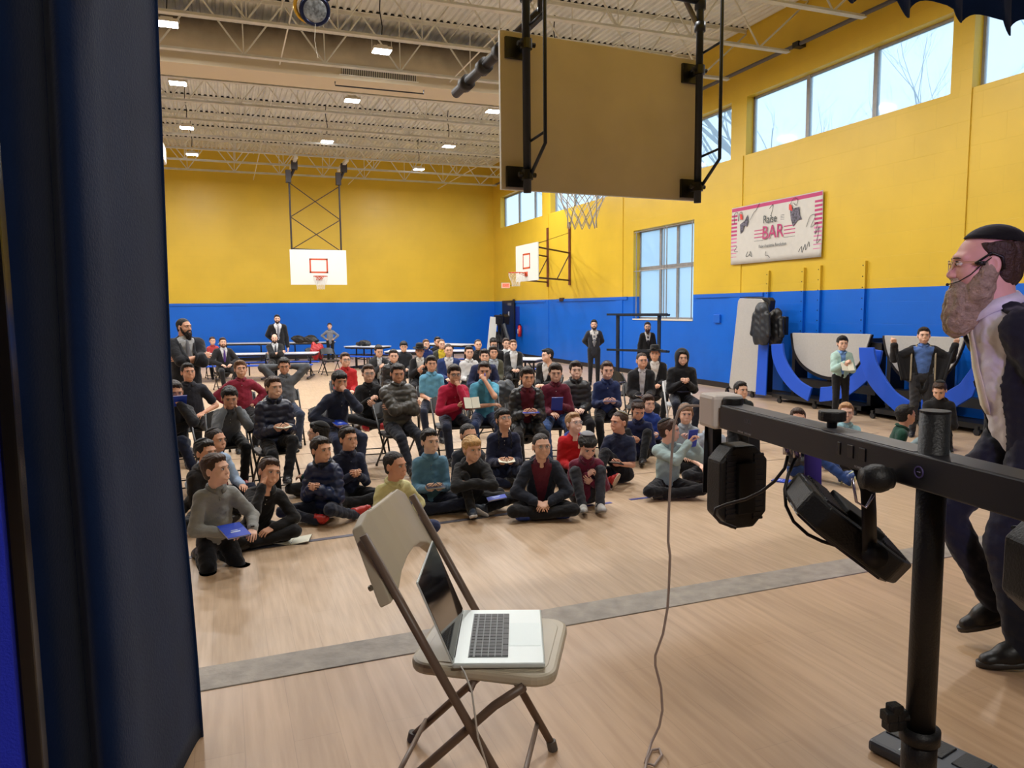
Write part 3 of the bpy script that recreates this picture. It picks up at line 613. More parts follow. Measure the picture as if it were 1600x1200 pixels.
# ------------------------------------------------------------------ stage curtain, valance
M_cur = mat('navy_velour', (20, 38, 72), .9, noise=.10, nscale=6, bump=.2, bscale=120, spec=.1, sheen=.08)
def smooth_path(P, n=5): return cr_([(p[0], p[1]) for p in P], n)
plan = [(-2.6, 2.2), (-2.4, 2.05), (-2.2, 2.2), (-2.0, 2.05), (-1.8, 2.2), (-1.6, 2.05), (-1.4, 2.2), (-1.2, 2.05), (-1.0, 2.2), (-.85, 2.03), (-.72, 2.2), (-.63, 2.03), (-.57, 2.16), (-.535, 2.18), (-.515, 2.06), (-.47, 1.96), (-.43, 1.98), (-.408, 2.09), (-.398, 2.17), (-.375, 2.10), (-.345, 1.97), (-.312, 1.95), (-.287, 2.02), (-.265, 2.14), (-.225, 2.33), (-.192, 2.50), (-.178, 2.55), (-.17, 2.56), (-.178, 2.60)]
pp = smooth_path(plan, 5)
def curt(u, v):
    i = u*(len(pp)-1); k = min(int(i), len(pp)-2); f = i-k; x = pp[k][0]*(1-f)+pp[k+1][0]*f; y = pp[k][1]*(1-f)+pp[k+1][1]*f
    z = 5.0-(5.0-ZS-.004)*v; zz = max(0, (1.7-z)/1.15)
    x += .040*zz**1.15*max(0, min(1, (x+.62)/.4)) + .012*sin(z*2.1+x*9)*zz; y += .03*zz*sin(x*26+1.2)
    x += .006+.018*max(0, z-1.75)
    return (x, y, z)
o = MB().grid(curt, len(pp), 60).build('stage_curtain', M_cur, None, True, solid=.006); tag(o, 'dark navy stage curtain hanging in deep folds down the left side', 'curtain')
def curt_l(u, v): x, y, z = curt(u, v); return (x, y-.006, z)
def val(u, v):
    x = -3+8*u; f = (x*2.9) % 1; y = 2.76-.10*(1-abs(2*f-1)**.7)*(.3+.7*v); z = 3.89-(3.89-3.32-.035*sin(x*2.9*pi*2)-.02*(math.floor(x*2.9) % 2))*v
    return (x-.035*sin(f*2*pi)*v, y, z)
o = MB().grid(val, 360, 8).build('stage_valance', M_cur, None, True, solid=.006); tag(o, 'navy curtain valance with scalloped pleats at the top right corner', 'curtain')
# side flat, left edge
p0 = PD(66, 700, 1.45)
r = empty('stage_flat', (p0.x, p0.y, ZS), 0, 'blue side panel with glossy black edge post at the extreme left', 'stage flat')
ang = radians(13); MB().box((-.045, -.02, 1.6), (.03, .05, 3.2)).build('edge_post', mat('gloss_black', (14, 12, 14), .18), r, bev=.006)
MB().box((-.66, -.05, 1.6), (1.2, .03, 3.2)).build('fabric_panel', mat('blue_stage_fabric', (30, 50, 210), .8, bump=.4, bscale=200), r)

# ------------------------------------------------------------------ folding chairs
def folding_chair(root, M_s, M_f, M_foot, plastic, yf=.25, yt=-.33, zt=.80, yr=-.29):
    W = .215 if not plastic else .21
    q = MB(); pts = []
    for cx_, cy_, r_, a0 in ((.20, .17, .07, 0), (-.20, .17, .07, pi/2), (-.175, -.15, .07, pi), (.175, -.15, .07, 3*pi/2)):
        sx_ = (abs(cx_)-.07+.02)*(1 if cx_ > 0 else -1)
        for i in range(7): a = a0+pi/2*i/6; pts.append((sx_+r_*cos(a), cy_-.0+r_*sin(a)-.03))
    q.prism(pts, .032, Matrix.Translation((0, 0, .415)))
    if plastic: q.v = [(x*.86, y*.88+.015, z) for x, y, z in q.v]
    s_ = q.build('seat', M_s, root, bev=.010)
    if plastic: MB().prism([(x*.74, y*.76+.015) for x, y in pts], .004, Matrix.Translation((0, 0, .445))).build('seat_panel', M_s, s_, bev=.002)
    dirv = Vector((0, yt-yf, zt)).normalized(); B0 = Vector((0, yt, zt))-dirv*(.205 if plastic else .205); ys_t = yt+(yf-yt)*(zt-.44)/zt
    if plastic: ol = [(-.238, -.03), (-.236, .10), (-.20, .175), (-.16, .205), (.16, .205), (.20, .175), (.236, .10), (.238, -.03), (.195, -.025), (.16, .005), (.08, .035), (0, .042), (-.08, .035), (-.16, .005), (-.195, -.025)]
    if plastic: ol = [(x*.95, y) for x, y in ol]
    else: ol = [(-.225, .0), (-.225, .13), (-.19, .18), (-.1, .205), (.1, .205), (.19, .18), (.225, .13), (.225, .0), (.19, -.012), (-.19, -.012)]
    nrm = Vector((1, 0, 0)).cross(dirv)
    M = Matrix.Translation(B0) @ Matrix((Vector((1, 0, 0)), dirv, nrm)).transposed().to_4x4()
    th = .034 if plastic else .02
    q = MB(); n = len(ol); cx2 = lambda x: .035*(x/.23)**2
    P = [M @ Vector((x, y, -th/2+cx2(x))) for x, y in ol]+[M @ Vector((x, y, th/2+cx2(x))) for x, y in ol]
    # fan via strips for curved face: split into left-right columns
    xs = [-.226, -.18, -.125, -.06, 0, .06, .125, .18, .226] if plastic else [-.225, -.19, -.13, -.065, 0, .065, .13, .19, .225]
    def lim(x):
        ys_ = []
        for i in range(n):
            a = ol[i]; b = ol[(i+1) % n]
            if min(a[0], b[0])-1e-9 <= x <= max(a[0], b[0])+1e-9 and abs(a[0]-b[0]) > 1e-9: t = (x-a[0])/(b[0]-a[0]); ys_.append(a[1]+(b[1]-a[1])*t)
            elif abs(a[0]-x) < 1e-9: ys_ += [a[1]]
        return min(ys_), max(ys_)
    V = []; Fc = []
    for x in xs:
        a, b = lim(x); c_ = cx2(x)
        V += [M @ Vector((x, a, -th/2+c_)), M @ Vector((x, b, -th/2+c_)), M @ Vector((x, b, th/2+c_)), M @ Vector((x, a, th/2+c_))]
    for i in range(len(xs)-1):
        for k in range(4): Fc.append((i*4+k, i*4+(k+1) % 4, i*4+4+(k+1) % 4, i*4+4+k))
    Fc += [(3, 2, 1, 0), tuple(len(V)-4+k for k in range(4))]
    bk = q.add(V, Fc).build('backrest', M_s, root, bev=.010 if plastic else .004)
    if plastic:
        h = MB()
        for s in (-1, 1): h.cyl(M @ Vector((s*.10, .206, .0)), M @ Vector((s*.10, .200, .0)), .006, n=8); h.cyl(M @ Vector((s*.222, .03, .052)), M @ Vector((s*.222, .03, .045)), .008, n=8)
        h.build('rivet', mat('dull_rivet', (120, 112, 100), .4, metal=.5), bk)
    fr_ = .012
    for s in (-1, 1):
        l = MB().tube([B0+dirv*.16+Vector((s*.21, 0, 0)), Vector((s*W, ys_t, .44)), Vector((s*W, yf, .012))], fr_, 10).build('leg', M_f, root, True)
        MB().cyl((s*W, yf, .0), (s*W, yf-.007, .03), .016, n=10).build('foot_cap', M_foot, l)
        l = MB().tube([Vector((s*.19, .12, .42)), Vector((s*.19, .04, .36)), Vector((s*.19, yr, .012))], fr_, 10).build('leg', M_f, root, True)
        MB().cyl((s*.19, yr, .0), (s*.19, yr+.007, .03), .016, n=10).build('foot_cap', M_foot, l)
    for a_, b_ in (((-W, yf-.05, .085), (W, yf-.05, .085)), ((-.19, yr+.05, .075), (.19, yr+.05, .075)), ((-.2, -.02, .405), (.2, -.02, .405))): MB().tube([a_, b_], .008, 8).build('crossbar', M_f, root, True)
M_beige = mat('beige_plastic', (196, 184, 160), .38, noise=.03); M_brown = mat('brown_tube', (112, 92, 78), .42, noise=.05)
zt_ = ZS+.447
c0 = G(752, 1012, zt_); hv = G(848, 950, zt_+.016)-G(727, 950, zt_+.016); ha = math.atan2(hv.y, hv.x)
c0.z = ZS
r = empty('folding_chair', (.679, 1.936, ZS), radians(-121), 'beige plastic folding chair with brown legs holding the laptop', 'chair')
folding_chair(r, M_beige, M_brown, mat('grey_foot', (90, 84, 78), .6), True, .147, -.321, .851, -.314)
# laptop
L1, L2, L3, L4 = [G(*p, zt_+.018) for p in ((848, 950), (848, 1040), (702, 1042), (727, 950))]
lc = (L1+L2+L3+L4)/4; la = math.atan2((L1-L4+L2-L3).y, (L1-L4+L2-L3).x)
r = empty('laptop', (lc.x, lc.y, zt_+.004), la, 'silver laptop open on the beige folding chair', 'laptop')
M_alum = mat('silver_alu', (214, 222, 220), .38, metal=.25); M_key = mat('key_black', (38, 40, 44), .5); M_scr = mat('dark_screen', (10, 9, 13), .06, spec=.9)
# local +x toward the user (front edge), hinge at -x, width along y
base = MB().box((0, 0, .008), (.246, .356, .014)).build('base', M_alum, r, bev=.005)
MB().box((-.03, 0, .0152), (.108, .286, .0012)).build('keyboard_well', mat('key_well', (120, 126, 128), .5), base)
q = MB()
for i in range(6):
    x = -.076+i*.0185; n = 14 if i < 5 else 8; y = -.139
    for j in range(n):
        w2 = .278/n; q.box((x, y+w2*(j+.5), .0168), (.0155 if i else .009, w2-.0028, .0016))
q.build('key', M_key, base)['kind'] = 'stuff'
MB().box((.070, 0, .0152), (.088, .150, .0006)).build('trackpad', mat('trackpad', (205, 216, 214), .3, metal=.2), base)
o_a = radians(112); d = Vector((-sin(o_a-pi/2), 0, cos(o_a-pi/2))); n_ = Vector((cos(o_a-pi/2), 0, sin(o_a-pi/2)))
hz = Vector((-.122, 0, .014)); Mx = Matrix((Vector((0, 1, 0)), d, n_)).transposed()
lid = MB().box(hz+d*.121, (.354, .240, .005), Mx).build('lid', M_alum, r, bev=.002)
MB().box(hz+d*.122+n_*.0032, (.346, .230, .0012), Mx).build('screen', M_scr, lid)
MB().cyl((-.123, -.14, .012), (-.123, .14, .012), .006, n=10).build('hinge', M_key, r)
# charging cable of the laptop
M_wc = mat('white_cable', (208, 202, 192), .5)
hp = r.matrix_world
bpy.context.view_layer.update()
st_ = r.matrix_world @ Vector((-.10, -.18, .008))
pts = [st_+Vector((0, .01, 0)), st_+Vector((.0, -.03, 0)), st_+Vector((.01, -.06, -.04)), st_+Vector((.02, -.075, -.16)), st_+Vector((.06, -.07, -.30)), st_+Vector((.12, -.03, -.40)), Vector((st_.x+.16, st_.y-.05, ZS+.006)), Vector((st_.x+.1, st_.y-.5, ZS+.006)), Vector((st_.x-.4, st_.y-.9, ZS+.006))]
q = MB().tube(pts, .0028, 6); tag(q.build('charging_cable', M_wc, None, True), 'thin white charging cable hanging from the side of the laptop', 'cable')

# ------------------------------------------------------------------ lighting bar on its stand
ZB = 1.615
A = G(1142, 650, ZB); P1 = G(1457, 735, ZB); dv = (P1-A).normalized(); L = (P1-A).length
bang = math.atan2(dv.y, dv.x)
r = empty('light_bar', (P1.x, P1.y, ZB), bang, 'black stage lighting bar on a tripod pole in front of the speaker', 'lighting stand')
M_bar = mat('bar_black', (30, 30, 36), .42, noise=.08); M_bartop = mat('bar_top', (92, 92, 100), .45)
# local +x runs away from the far end toward (and past) the pole
MB().box((-L/2+.30, 0, 0), (L+.60, .075, .072)).build('bar', M_bar, r, bev=.004)
q = MB()
for k in range(26): q.box((-L*.62+k*.010, 0, .0365), (.005, .05, .003))
q.build('vent_rib', M_bartop, r)['kind'] = 'stuff'
q = MB().box((-L/2, 0, .0368), (L*.96, .066, .0016)); q.build('top_plate', M_bartop, r)
pole = MB().cyl((0, 0, -ZB+ZS+.5), (0, 0, .118), .028, n=24).build('pole', M_blkplastic, r, True)
MB().cyl((0, 0, .118), (0, 0, .122), .0285, n=24).build('pole_cap', M_blkplastic, pole)
hc = -ZB+G(1437, 1150, ZS).z*0+PD(1437, 1150, proj(Vector((P1.x, P1.y, 1.0)))[2]).z
q = MB().cyl((0, 0, hc-.10), (0, 0, hc+.01), .034, n=24).cyl((0, 0, hc-.005), (0, 0, hc+.022), .039, n=24).cyl((0, 0, -ZB+ZS+.35), (0, 0, hc), .033, n=20); q.build('collar', M_blkplastic, r, True)
dl = Matrix.Rotation(-bang, 3, 'Z') @ Vector(R3[0]); dl.z = 0; dl.normalize()     # picture-right in bar space
cK = Vector((0, 0, hc+.045)); q = MB().cyl(cK, cK-dl*.05, .010, n=10)
for k in range(5): q.box(cK-dl*.055+Vector((0, 0, .018*cos(k*pi*.4)))+Vector((0, .014*sin(k*pi*.4), 0)), (.026, .026, .022))
q.build('clamp_knob', M_blkplastic, r, bev=.004)
for k in range(3):
    a = k*2.1+.4; MB().beam((0, 0, hc-.25), (.55*cos(a), .55*sin(a), -ZB+ZS+.02), .03, .02).build('leg', M_blkplastic, r)
cK = Vector((-.055, -.05, -.025)); MB().sph(cK-dl*.03, (.035, .035, .030), None, 12, 8).cyl(cK, cK-dl*.06, .022, n=14).build('bar_knob', M_blkplastic, r, True)
MB().tube([cK-dl*.08, cK-dl*.07+Vector((0, 0, -.05)), cK-dl*.05+Vector((0, 0, -.062)), cK-dl*.035+Vector((0, 0, -.035))], .003, 6).build('safety_hook', mat('chrome', (170, 165, 190), .2, metal=.9), r, True)
kx = -L*.40
kn = MB().cyl((kx, 0, .036), (kx, 0, .055), .012, n=14).cyl((kx, 0, .055), (kx, 0, .080), .032, n=22); kn.build('top_knob', M_blkplastic, r, bev=.004)
MB().cyl((-L*.985, .0, .036), (-L*.985, .0, .058), .030, n=20).build('end_knob', M_blkplastic, r, bev=.004)
wb = MB().box((-L-.062, 0, .010), (.10, .105, .105)).build('power_box', mat('warm_white_plastic', (236, 226, 220), .45), r, bev=.012)
MB().beam((-L-.06, -.02, -.04), (-L-.06, -.02, -.16), .03, .03).build('bracket', M_bar, r)
def LB_(px, py): return (Matrix.Translation((P1.x, P1.y, ZB)) @ Matrix.Rotation(bang, 4, 'Z')).inverted() @ PD(px, py, proj(P1)[2])
# markings and sockets on the near face of the bar (local -Y side faces the camera?)
side = -1 if (Matrix.Rotation(bang, 3, 'Z') @ Vector((0, 1, 0))).dot(Vector((P1.x, P1.y, 0))) > 0 else 1
fy = side*.0378
Mt = lambda x, z: Matrix.Translation((x, fy, z)) @ Matrix.Rotation(pi/2, 4, 'X') @ (Matrix.Identity(4) if side < 0 else Matrix.Rotation(pi, 4, 'Y'))
text('600L', .018, mat('grey_print', (92, 92, 98), .6), Mt(-L*.80, .008), r, ext=.0003)
text('DMX IN   DMX OUT', .008, mat('white_print', (170, 170, 176), .6), Mt(-L*.82, -.028), r, ext=.0003)
text('POWER   FUSE', .008, MATS['white_print'], Mt(-L*.20, -.028), r, ext=.0003)
q = MB()
for x, w2 in ((-L*.30, .012), (-L*.25, .022), (-L*.20, .022)): q.box((x, fy, .004), (w2, .004, .030))
q.build('socket', mat('socket_black', (6, 6, 8), .3), r, bev=.003)
q = MB(); lx_ = (LB_(1475, 739)).x; q.tube([(lx_+.011*cos(a), fy, .0+.011*sin(a)) for a in [2*pi*i/20 for i in range(20)]], .0018, 5, closed=True); q.tube([(lx_-.004, fy, .0), (lx_+.005, fy, 0)], .0014, 5); q.build('round_logo', mat('violet_print', (92, 80, 140), .5), r)
# the LED heads
M_lens = mat('led_lens', (60, 60, 70), .15)
def head(c, rot, sz, label=None):
    W_, H_, D_ = sz; k = .045
    ol = [(-W_/2+k, -H_/2), (W_/2-k, -H_/2), (W_/2, -H_/2+k), (W_/2, H_/2-k), (W_/2-k, H_/2), (-W_/2+k, H_/2), (-W_/2, H_/2-k), (-W_/2, -H_/2+k)]
    M = Matrix.Translation(c) @ rot.to_4x4()
    o = MB().prism(ol, D_*.7, M @ Matrix.Translation((0, 0, -D_*.35))).build('lamp_head', M_blkplastic, r, bev=.008)
    for s in (-1, 1):
        q = MB().box(M @ Vector((s*W_*.29, 0, -D_*.355)), (W_*.20, H_-.05, .004), rot)
        for i in range(13): q.box(M @ Vector((s*W_*.29, -H_/2+.03+i*(H_-.06)/12, -D_*.375)), (W_*.20, .006, D_*.05), rot)
        q.build('cooling_fin', M_bar, o)
    MB().box(M @ Vector((0, 0, -D_*.42)), (W_*.36, H_*.62, D_*.2), rot).build('driver_box', mat('matte_black', (8, 8, 10), .7), o, bev=.004)
    MB().prism([(x*.9, y*.9) for x, y in ol], .006, M @ Matrix.Translation((0, 0, D_*.36))).build('lens', M_lens, o)
    return o
Rb = Matrix.Rotation(-bang, 3, 'Z')
right = Rb @ Vector(R3[0]); upc = Rb @ Vector(R3[1]); fwd = Rb @ Vector(R3[2])
inv = Matrix.Translation((P1.x, P1.y, ZB)) @ Matrix.Rotation(bang, 4, 'Z'); inv = inv.inverted()
def LB(px, py, dep): return inv @ PD(px, py, dep)
dA = proj(A)[2]; d2 = proj(P1)[2]
# head 1: upright, seen from behind, turned
c1 = LB(1151, 757, dA+.02); X1 = (right*.95+fwd*.30).normalized(); X1.z = 0; X1.normalize(); Z1_ = Vector((0, 0, 1)); rot1 = Matrix((X1, Z1_, X1.cross(Z1_))).transposed()
if (rot1 @ Vector((0, 0, 1))).dot(fwd) < 0: rot1 = Matrix((-X1, Z1_, (-X1).cross(Z1_))).transposed()
head(c1, rot1, (.165, .255, .11))
q = MB(); q.beam(LB(1178, 662, dA+.06), LB(1180, 770, dA+.07), .035, .006, fwd); q.beam(LB(1110, 662, dA+.08), LB(1106, 770, dA+.08), .035, .006, fwd); q.build('yoke', M_bar, r, bev=.002)
# head 2: tipped plate seen edge-on
d_2 = 1.86
c2 = LB(1320, 822, d_2); ax = (right*.80-upc*.60).normalized(); nr = (right*.60+upc*.80).normalized(); nr = (nr-fwd*.25).normalized(); yv = nr.cross(ax).normalized(); ax = yv.cross(nr)
rot2 = Matrix((ax, yv, nr)).transposed(); rot2 = Matrix((ax, -yv, -nr)).transposed()
head(c2, rot2, (.30, .24, .095))
q = MB(); q.tube([LB(1325, 720, d_2-.10), LB(1345, 733, d_2-.14), LB(1356, 765, d_2-.15), LB(1358, 800, d_2-.15), LB(1359, 872, d_2-.15)], .022, 8, flat=.4); q.cyl(LB(1367, 868, d_2-.17), LB(1367, 868, d_2-.06), .028, n=16); q.build('yoke', M_bar, r, True)
MB().beam(LB(1270, 700, d_2+.12), LB(1270, 768, d_2+.12), .045, .008, fwd).build('strap_bracket', mat('purple_lit_bracket', (70, 50, 150), .5), r, bev=.002)  # purple stage light on this bracket is put into its colour
# head 3 hangs beyond the pole, mostly outside the frame
c3 = LB(1655, 890, d2-.05); rot3 = Matrix((right, Vector((0, 0, 1)), right.cross(Vector((0, 0, 1))))).transposed()
head(c3, rot3, (.17, .20, .12))
q = MB(); q.beam(LB(1655, 780, d2), LB(1655, 850, d2), .04, .006, fwd); q.build('yoke', M_bar, r)
q = MB()
for x_, y_ in ((1230, 688), (1245, 693)): q.cyl(LB(x_, y_-5, 1.95), LB(x_, y_+22, 1.95), .011, n=12)
q.build('connector', mat('clear_connector', (120, 110, 170), .15, trans=.6), r, True)
q = MB(); q.tube([LB(x, y, d) for x, y, d in [(1231, 712, 1.95), (1226, 732, 1.95), (1210, 752, 1.97), (1190, 768, 1.98), (1165, 780, 2.0), (1135, 788, 2.02), (1118, 795, 2.02), (1116, 805, 2.02), (1125, 816, 2.02), (1150, 825, 2.02)]], .0042, 8)
q.tube([LB(x, y, d) for x, y, d in [(1243, 716, 1.95), (1232, 740, 1.93), (1226, 765, 1.92), (1228, 790, 1.9), (1240, 815, 1.88), (1262, 835, 1.86), (1285, 846, 1.84), (1305, 852, 1.82)]], .0045, 8); q.build('lamp_cable', mat('dark_cable', (34, 26, 26), .5), r, True)
# pale cable falling from the power box
P_ = [(1092, 634, 2.30), (1072, 634, 2.30), (1060, 642, 2.30), (1053, 665, 2.30), (1049, 720, 2.30), (1045, 800, 2.32), (1044, 846, 2.32), (1047, 868, 2.33), (1045, 920, 2.35), (1043, 950, 2.35), (1036, 990, 2.36), (1024, 1024, 2.37), (1024, 1040, 2.37), (1033, 1075, 2.38), (1035, 1110, 2.38), (1030, 1135, 2.38), (1018, 1160, 2.38)]
pts = [PD(*p) for p in P_]; e = G(1008, 1192, ZS+.006); pts.append((pts[-1]+e)/2); pts.append(e)
for a, b in ((1022, 1196), (1034, 1180), (1030, 1170), (1018, 1172), (1010, 1190), (1004, 1230)): pts.append(G(a, b, ZS+.006))
for p in pts: p.z = max(p.z, ZS+.006)
tag(MB().tube(pts, .0042, 8).build('power_cable', mat('mauve_cable', (168, 150, 142), .5), None, True), 'long pale cable falling from the white power box to the floor', 'cable')
# foot controller
p = G(1455, 1195, ZS); r2 = empty('foot_controller', (p.x, p.y, ZS), bang+.35, 'flat dark grey foot controller on the floor behind the pole', 'controller')
MB().box((0, 0, .022), (.30, .19, .04)).build('case', mat('slate_case', (62, 66, 76), .45), r2, bev=.012)
q = MB()
for x in (-.10, 0, .10): q.box((x, .03, .044), (.075, .09, .006))
q.build('pedal', M_blkplastic, r2, bev=.003)
text('DMX 4', .03, mat('pale_print', (200, 204, 210), .6), Matrix.Translation((-.02, -.065, .0425)), r2)
# blue gaffer tape and grey tape on the gym floor
M_tape = mat('grey_tape', (98, 96, 108), .5, noise=.2); M_btape = mat('blue_tape', (58, 66, 140), .5)
a = G(262, 876); b = G(800, 802); q = MB().beam(Vector((a.x, a.y, .002)), Vector((b.x, b.y, .002)), .06, .003)
tag(q.build('floor_tape', M_tape), 'long dark grey tape line on the floor before the front row of boys', 'tape')
for i, (u, v_, lb) in enumerate(((G(868, 799), G(895, 794), 'short leftmost'), (G(908, 792), G(927, 789), 'second'), (G(932, 788.5), G(955, 785.5), 'third'), (G(984, 781), G(1108, 766), 'longest rightmost'))):
    q = MB().beam(Vector((u.x, u.y, .002)), Vector((v_.x, v_.y, .002)), .045, .003); tag(q.build('floor_tape', M_btape), f'{lb} dash of blue tape on the floor right of the boy in navy hoodie', 'tape', 'blue tape dashes')
# stage lamps: purple on the speaker, blue behind the curtain
def par(loc, tgt, col, W, size, label):
    d = (Vector(tgt)-Vector(loc)); rr = empty('stage_lamp', loc, 0, label, 'stage lamp'); q3 = d.to_track_quat('-Z', 'Y'); rr.rotation_mode = 'QUATERNION'; rr.rotation_quaternion = q3
    MB().cyl((0, 0, .0), (0, 0, .22), .10, .06, 18).build('lamp_case', M_blkplastic, rr)
    MB().cyl((0, 0, -.002), (0, 0, -.008), .09, n=18).build('lens', mat(f'lens_{col[2]}', tuple(int(255*c) for c in col), .4, emit=2), rr)
    MB().tube([(-.13, 0, .1), (-.13, .3, .1), (.13, .3, .1), (.13, 0, .1)], .01, 6).build('yoke', M_bar, rr)
    ld = bpy.data.lights.new('lamp', 'SPOT'); ld.energy = W; ld.color = col; ld.spot_size = size; ld.spot_blend = .5; ld.shadow_soft_size = .08
    lo = bpy.data.objects.new('lamp', ld); COL.objects.link(lo); lo.parent = rr; lo.location = (0, 0, -.02)
par((.9, -1.2, 2.7), (2.75, 2.1, 1.7), (.62, .42, 1.0), 170, .5, 'purple stage lamp out of view lighting the speaker')
par((-.95, .6, .95), (-.62, 1.35, .62), (.12, .18, 1.0), 14, .9, 'blue stage lamp out of view at the left wing')

# white work light of the stage house, above and behind the camera
r = empty('work_light', (.6, -1.6, 4.6), 0, 'white work light over the stage behind the camera, out of view', 'stage lamp')
MB().box((0, 0, .05), (1.3, .5, .08)).build('lamp_case', M_white, r); MB().box((0, 0, .004), (1.2, .4, .008)).build('diffuser', mat('work_glow', (255, 250, 240), .5, emit=4), r)
MB().cyl((0, 0, .09), (0, 0, 3.4), .02).build('hanger', M_black, r)
ld = bpy.data.lights.new('lamp', 'AREA'); ld.shape = 'RECTANGLE'; ld.size = 1.2; ld.size_y = .4; ld.energy = WORK_W; ld.color = (1, .95, .88)
lo = bpy.data.objects.new('lamp', ld); COL.objects.link(lo); lo.parent = r; lo.location = (0, 0, -.01); lo.rotation_euler = (radians(35), 0, 0)
# ------------------------------------------------------------------ figures: smooth implicit bodies meshed on a grid
f32 = np.float32
class Fld:
    def __init__(s, lo, hi, h):
        s.lo = np.array(lo, f32); s.h = h; s.n = np.maximum(4, np.ceil((np.array(hi)-np.array(lo))/h).astype(int)+1)
        s.D = np.full(s.n, .2, f32)
    def _sub(s, lo, hi):
        a = np.clip(np.floor((np.array(lo)-s.lo)/s.h).astype(int), 0, s.n-1); b = np.clip(np.ceil((np.array(hi)-s.lo)/s.h).astype(int)+1, 1, s.n)
        if np.any(b <= a): return None
        ax = [(s.lo[i]+s.h*np.arange(a[i], b[i], dtype=f32)) for i in range(3)]
        return tuple(slice(a[i], b[i]) for i in range(3)), ax[0][:, None, None], ax[1][None, :, None], ax[2][None, None, :]
    def put(s, sl, d, k, op):
        D = s.D[sl]
        if op == 'u':
            if k > 0: h_ = np.maximum(k-np.abs(D-d), 0)/k; r = np.minimum(D, d)-h_*h_*k*.25
            else: r = np.minimum(D, d)
        else:
            if k > 0: h_ = np.maximum(k-np.abs(-D-d), 0)/k; r = np.maximum(D, -d)+h_*h_*k*.25
            else: r = np.maximum(D, -d)
        s.D[sl] = r
    def cone(s, a, b, ra, rb, k=.02, sq=None, op='u'):
        a = np.array(a, f32); b = np.array(b, f32); m = max(ra, rb)+max(k, .01)+2*s.h
        q = s._sub(np.minimum(a, b)-m, np.maximum(a, b)+m)
        if q is None: return
        sl, X, Y, Z = q; X = X-a[0]; Y = Y-a[1]; Z = Z-a[2]; d = b-a
        if sq is not None:
            nv, kk = sq; t = (X*nv[0]+Y*nv[1]+Z*nv[2])*(1/kk-1); X = X+t*nv[0]; Y = Y+t*nv[1]; Z = Z+t*nv[2]
        L = max(float(d@d), 1e-9); t = np.clip((X*d[0]+Y*d[1]+Z*d[2])/L, 0, 1)
        dist = np.sqrt((X-t*d[0])**2+(Y-t*d[1])**2+(Z-t*d[2])**2)-(ra+(rb-ra)*t)
        if sq is not None: dist = dist*(.5+.5*sq[1])
        s.put(sl, dist, k, op)
    def ell(s, c, r, k=.02, op='u', rot=None):
        m = max(r)+max(k, .01)+2*s.h; q = s._sub(np.array(c)-m, np.array(c)+m)
        if q is None: return
        sl, X, Y, Z = q; X = X-c[0]; Y = Y-c[1]; Z = Z-c[2]
        if rot is not None: X, Y, Z = [rot[0][i]*X+rot[1][i]*Y+rot[2][i]*Z for i in range(3)]
        g = np.sqrt((X/r[0])**2+(Y/r[1])**2+(Z/r[2])**2); g2 = np.sqrt((X/r[0]**2)**2+(Y/r[1]**2)**2+(Z/r[2]**2)**2)+1e-6
        s.put(sl, g*(g-1)/g2, k, op)
    def xyz(s): return [(s.lo[i]+s.h*np.arange(s.n[i], dtype=f32)).reshape([-1 if j == i else 1 for j in range(3)]) for i in range(3)]
    def mesh(s):
        D = s.D.copy(); D[0] = D[-1] = .1; D[:, 0] = D[:, -1] = .1; D[:, :, 0] = D[:, :, -1] = .1
        I = D < 0; nx, ny, nz = D.shape
        c = np.zeros((nx-1, ny-1, nz-1), np.int8)
        for dx in (0, 1):
            for dy in (0, 1):
                for dz in (0, 1): c += I[dx:nx-1+dx, dy:ny-1+dy, dz:nz-1+dz]
        act = (c > 0) & (c < 8); idx = np.argwhere(act)
        if len(idx) == 0: return np.zeros((0, 3)), np.zeros((0, 4), int)
        ids = np.full(c.shape, -1, np.int64); ids[act] = np.arange(len(idx))
        cor = [(a, b, d) for a in (0, 1) for b in (0, 1) for d in (0, 1)]
        val = {q: D[idx[:, 0]+q[0], idx[:, 1]+q[1], idx[:, 2]+q[2]] for q in cor}
        S_ = np.zeros((len(idx), 3)); cnt = np.zeros(len(idx))
        for i, p in enumerate(cor):
            for ax in range(3):
                if p[ax] == 0:
                    q = list(p); q[ax] = 1; q = tuple(q); v0 = val[p]; v1 = val[q]; m = (v0 < 0) != (v1 < 0)
                    t = np.where(m, v0/np.where(m, v0-v1, 1), 0); P = np.tile(np.array(p, float), (len(idx), 1)); P[:, ax] += t
                    S_[m] += P[m]; cnt[m] += 1
        V = (idx+S_/cnt[:, None])*s.h+s.lo
        Fs = []
        for ax in range(3):
            a1, a2 = [(1, 2), (2, 0), (0, 1)][ax]
            sl0 = [slice(1, -1)]*3; sl0[ax] = slice(0, -1); sl1 = [slice(1, -1)]*3; sl1[ax] = slice(1, None)
            A = I[tuple(sl0)]; B = I[tuple(sl1)]
            for m, flip in ((A & ~B, False), (~A & B, True)):
                e = np.argwhere(m)
                if len(e) == 0: continue
                off = np.array([1, 1, 1]); off[ax] = 0; e = e+off
                u = np.zeros(3, int); u[a1] = 1; w_ = np.zeros(3, int); w_[a2] = 1
                g = lambda q: ids[q[:, 0], q[:, 1], q[:, 2]]
                quad = np.stack([g(e-u-w_), g(e-w_), g(e), g(e-u)], 1)
                if flip: quad = quad[:, ::-1]
                Fs.append(quad)
        return V, np.concatenate(Fs)
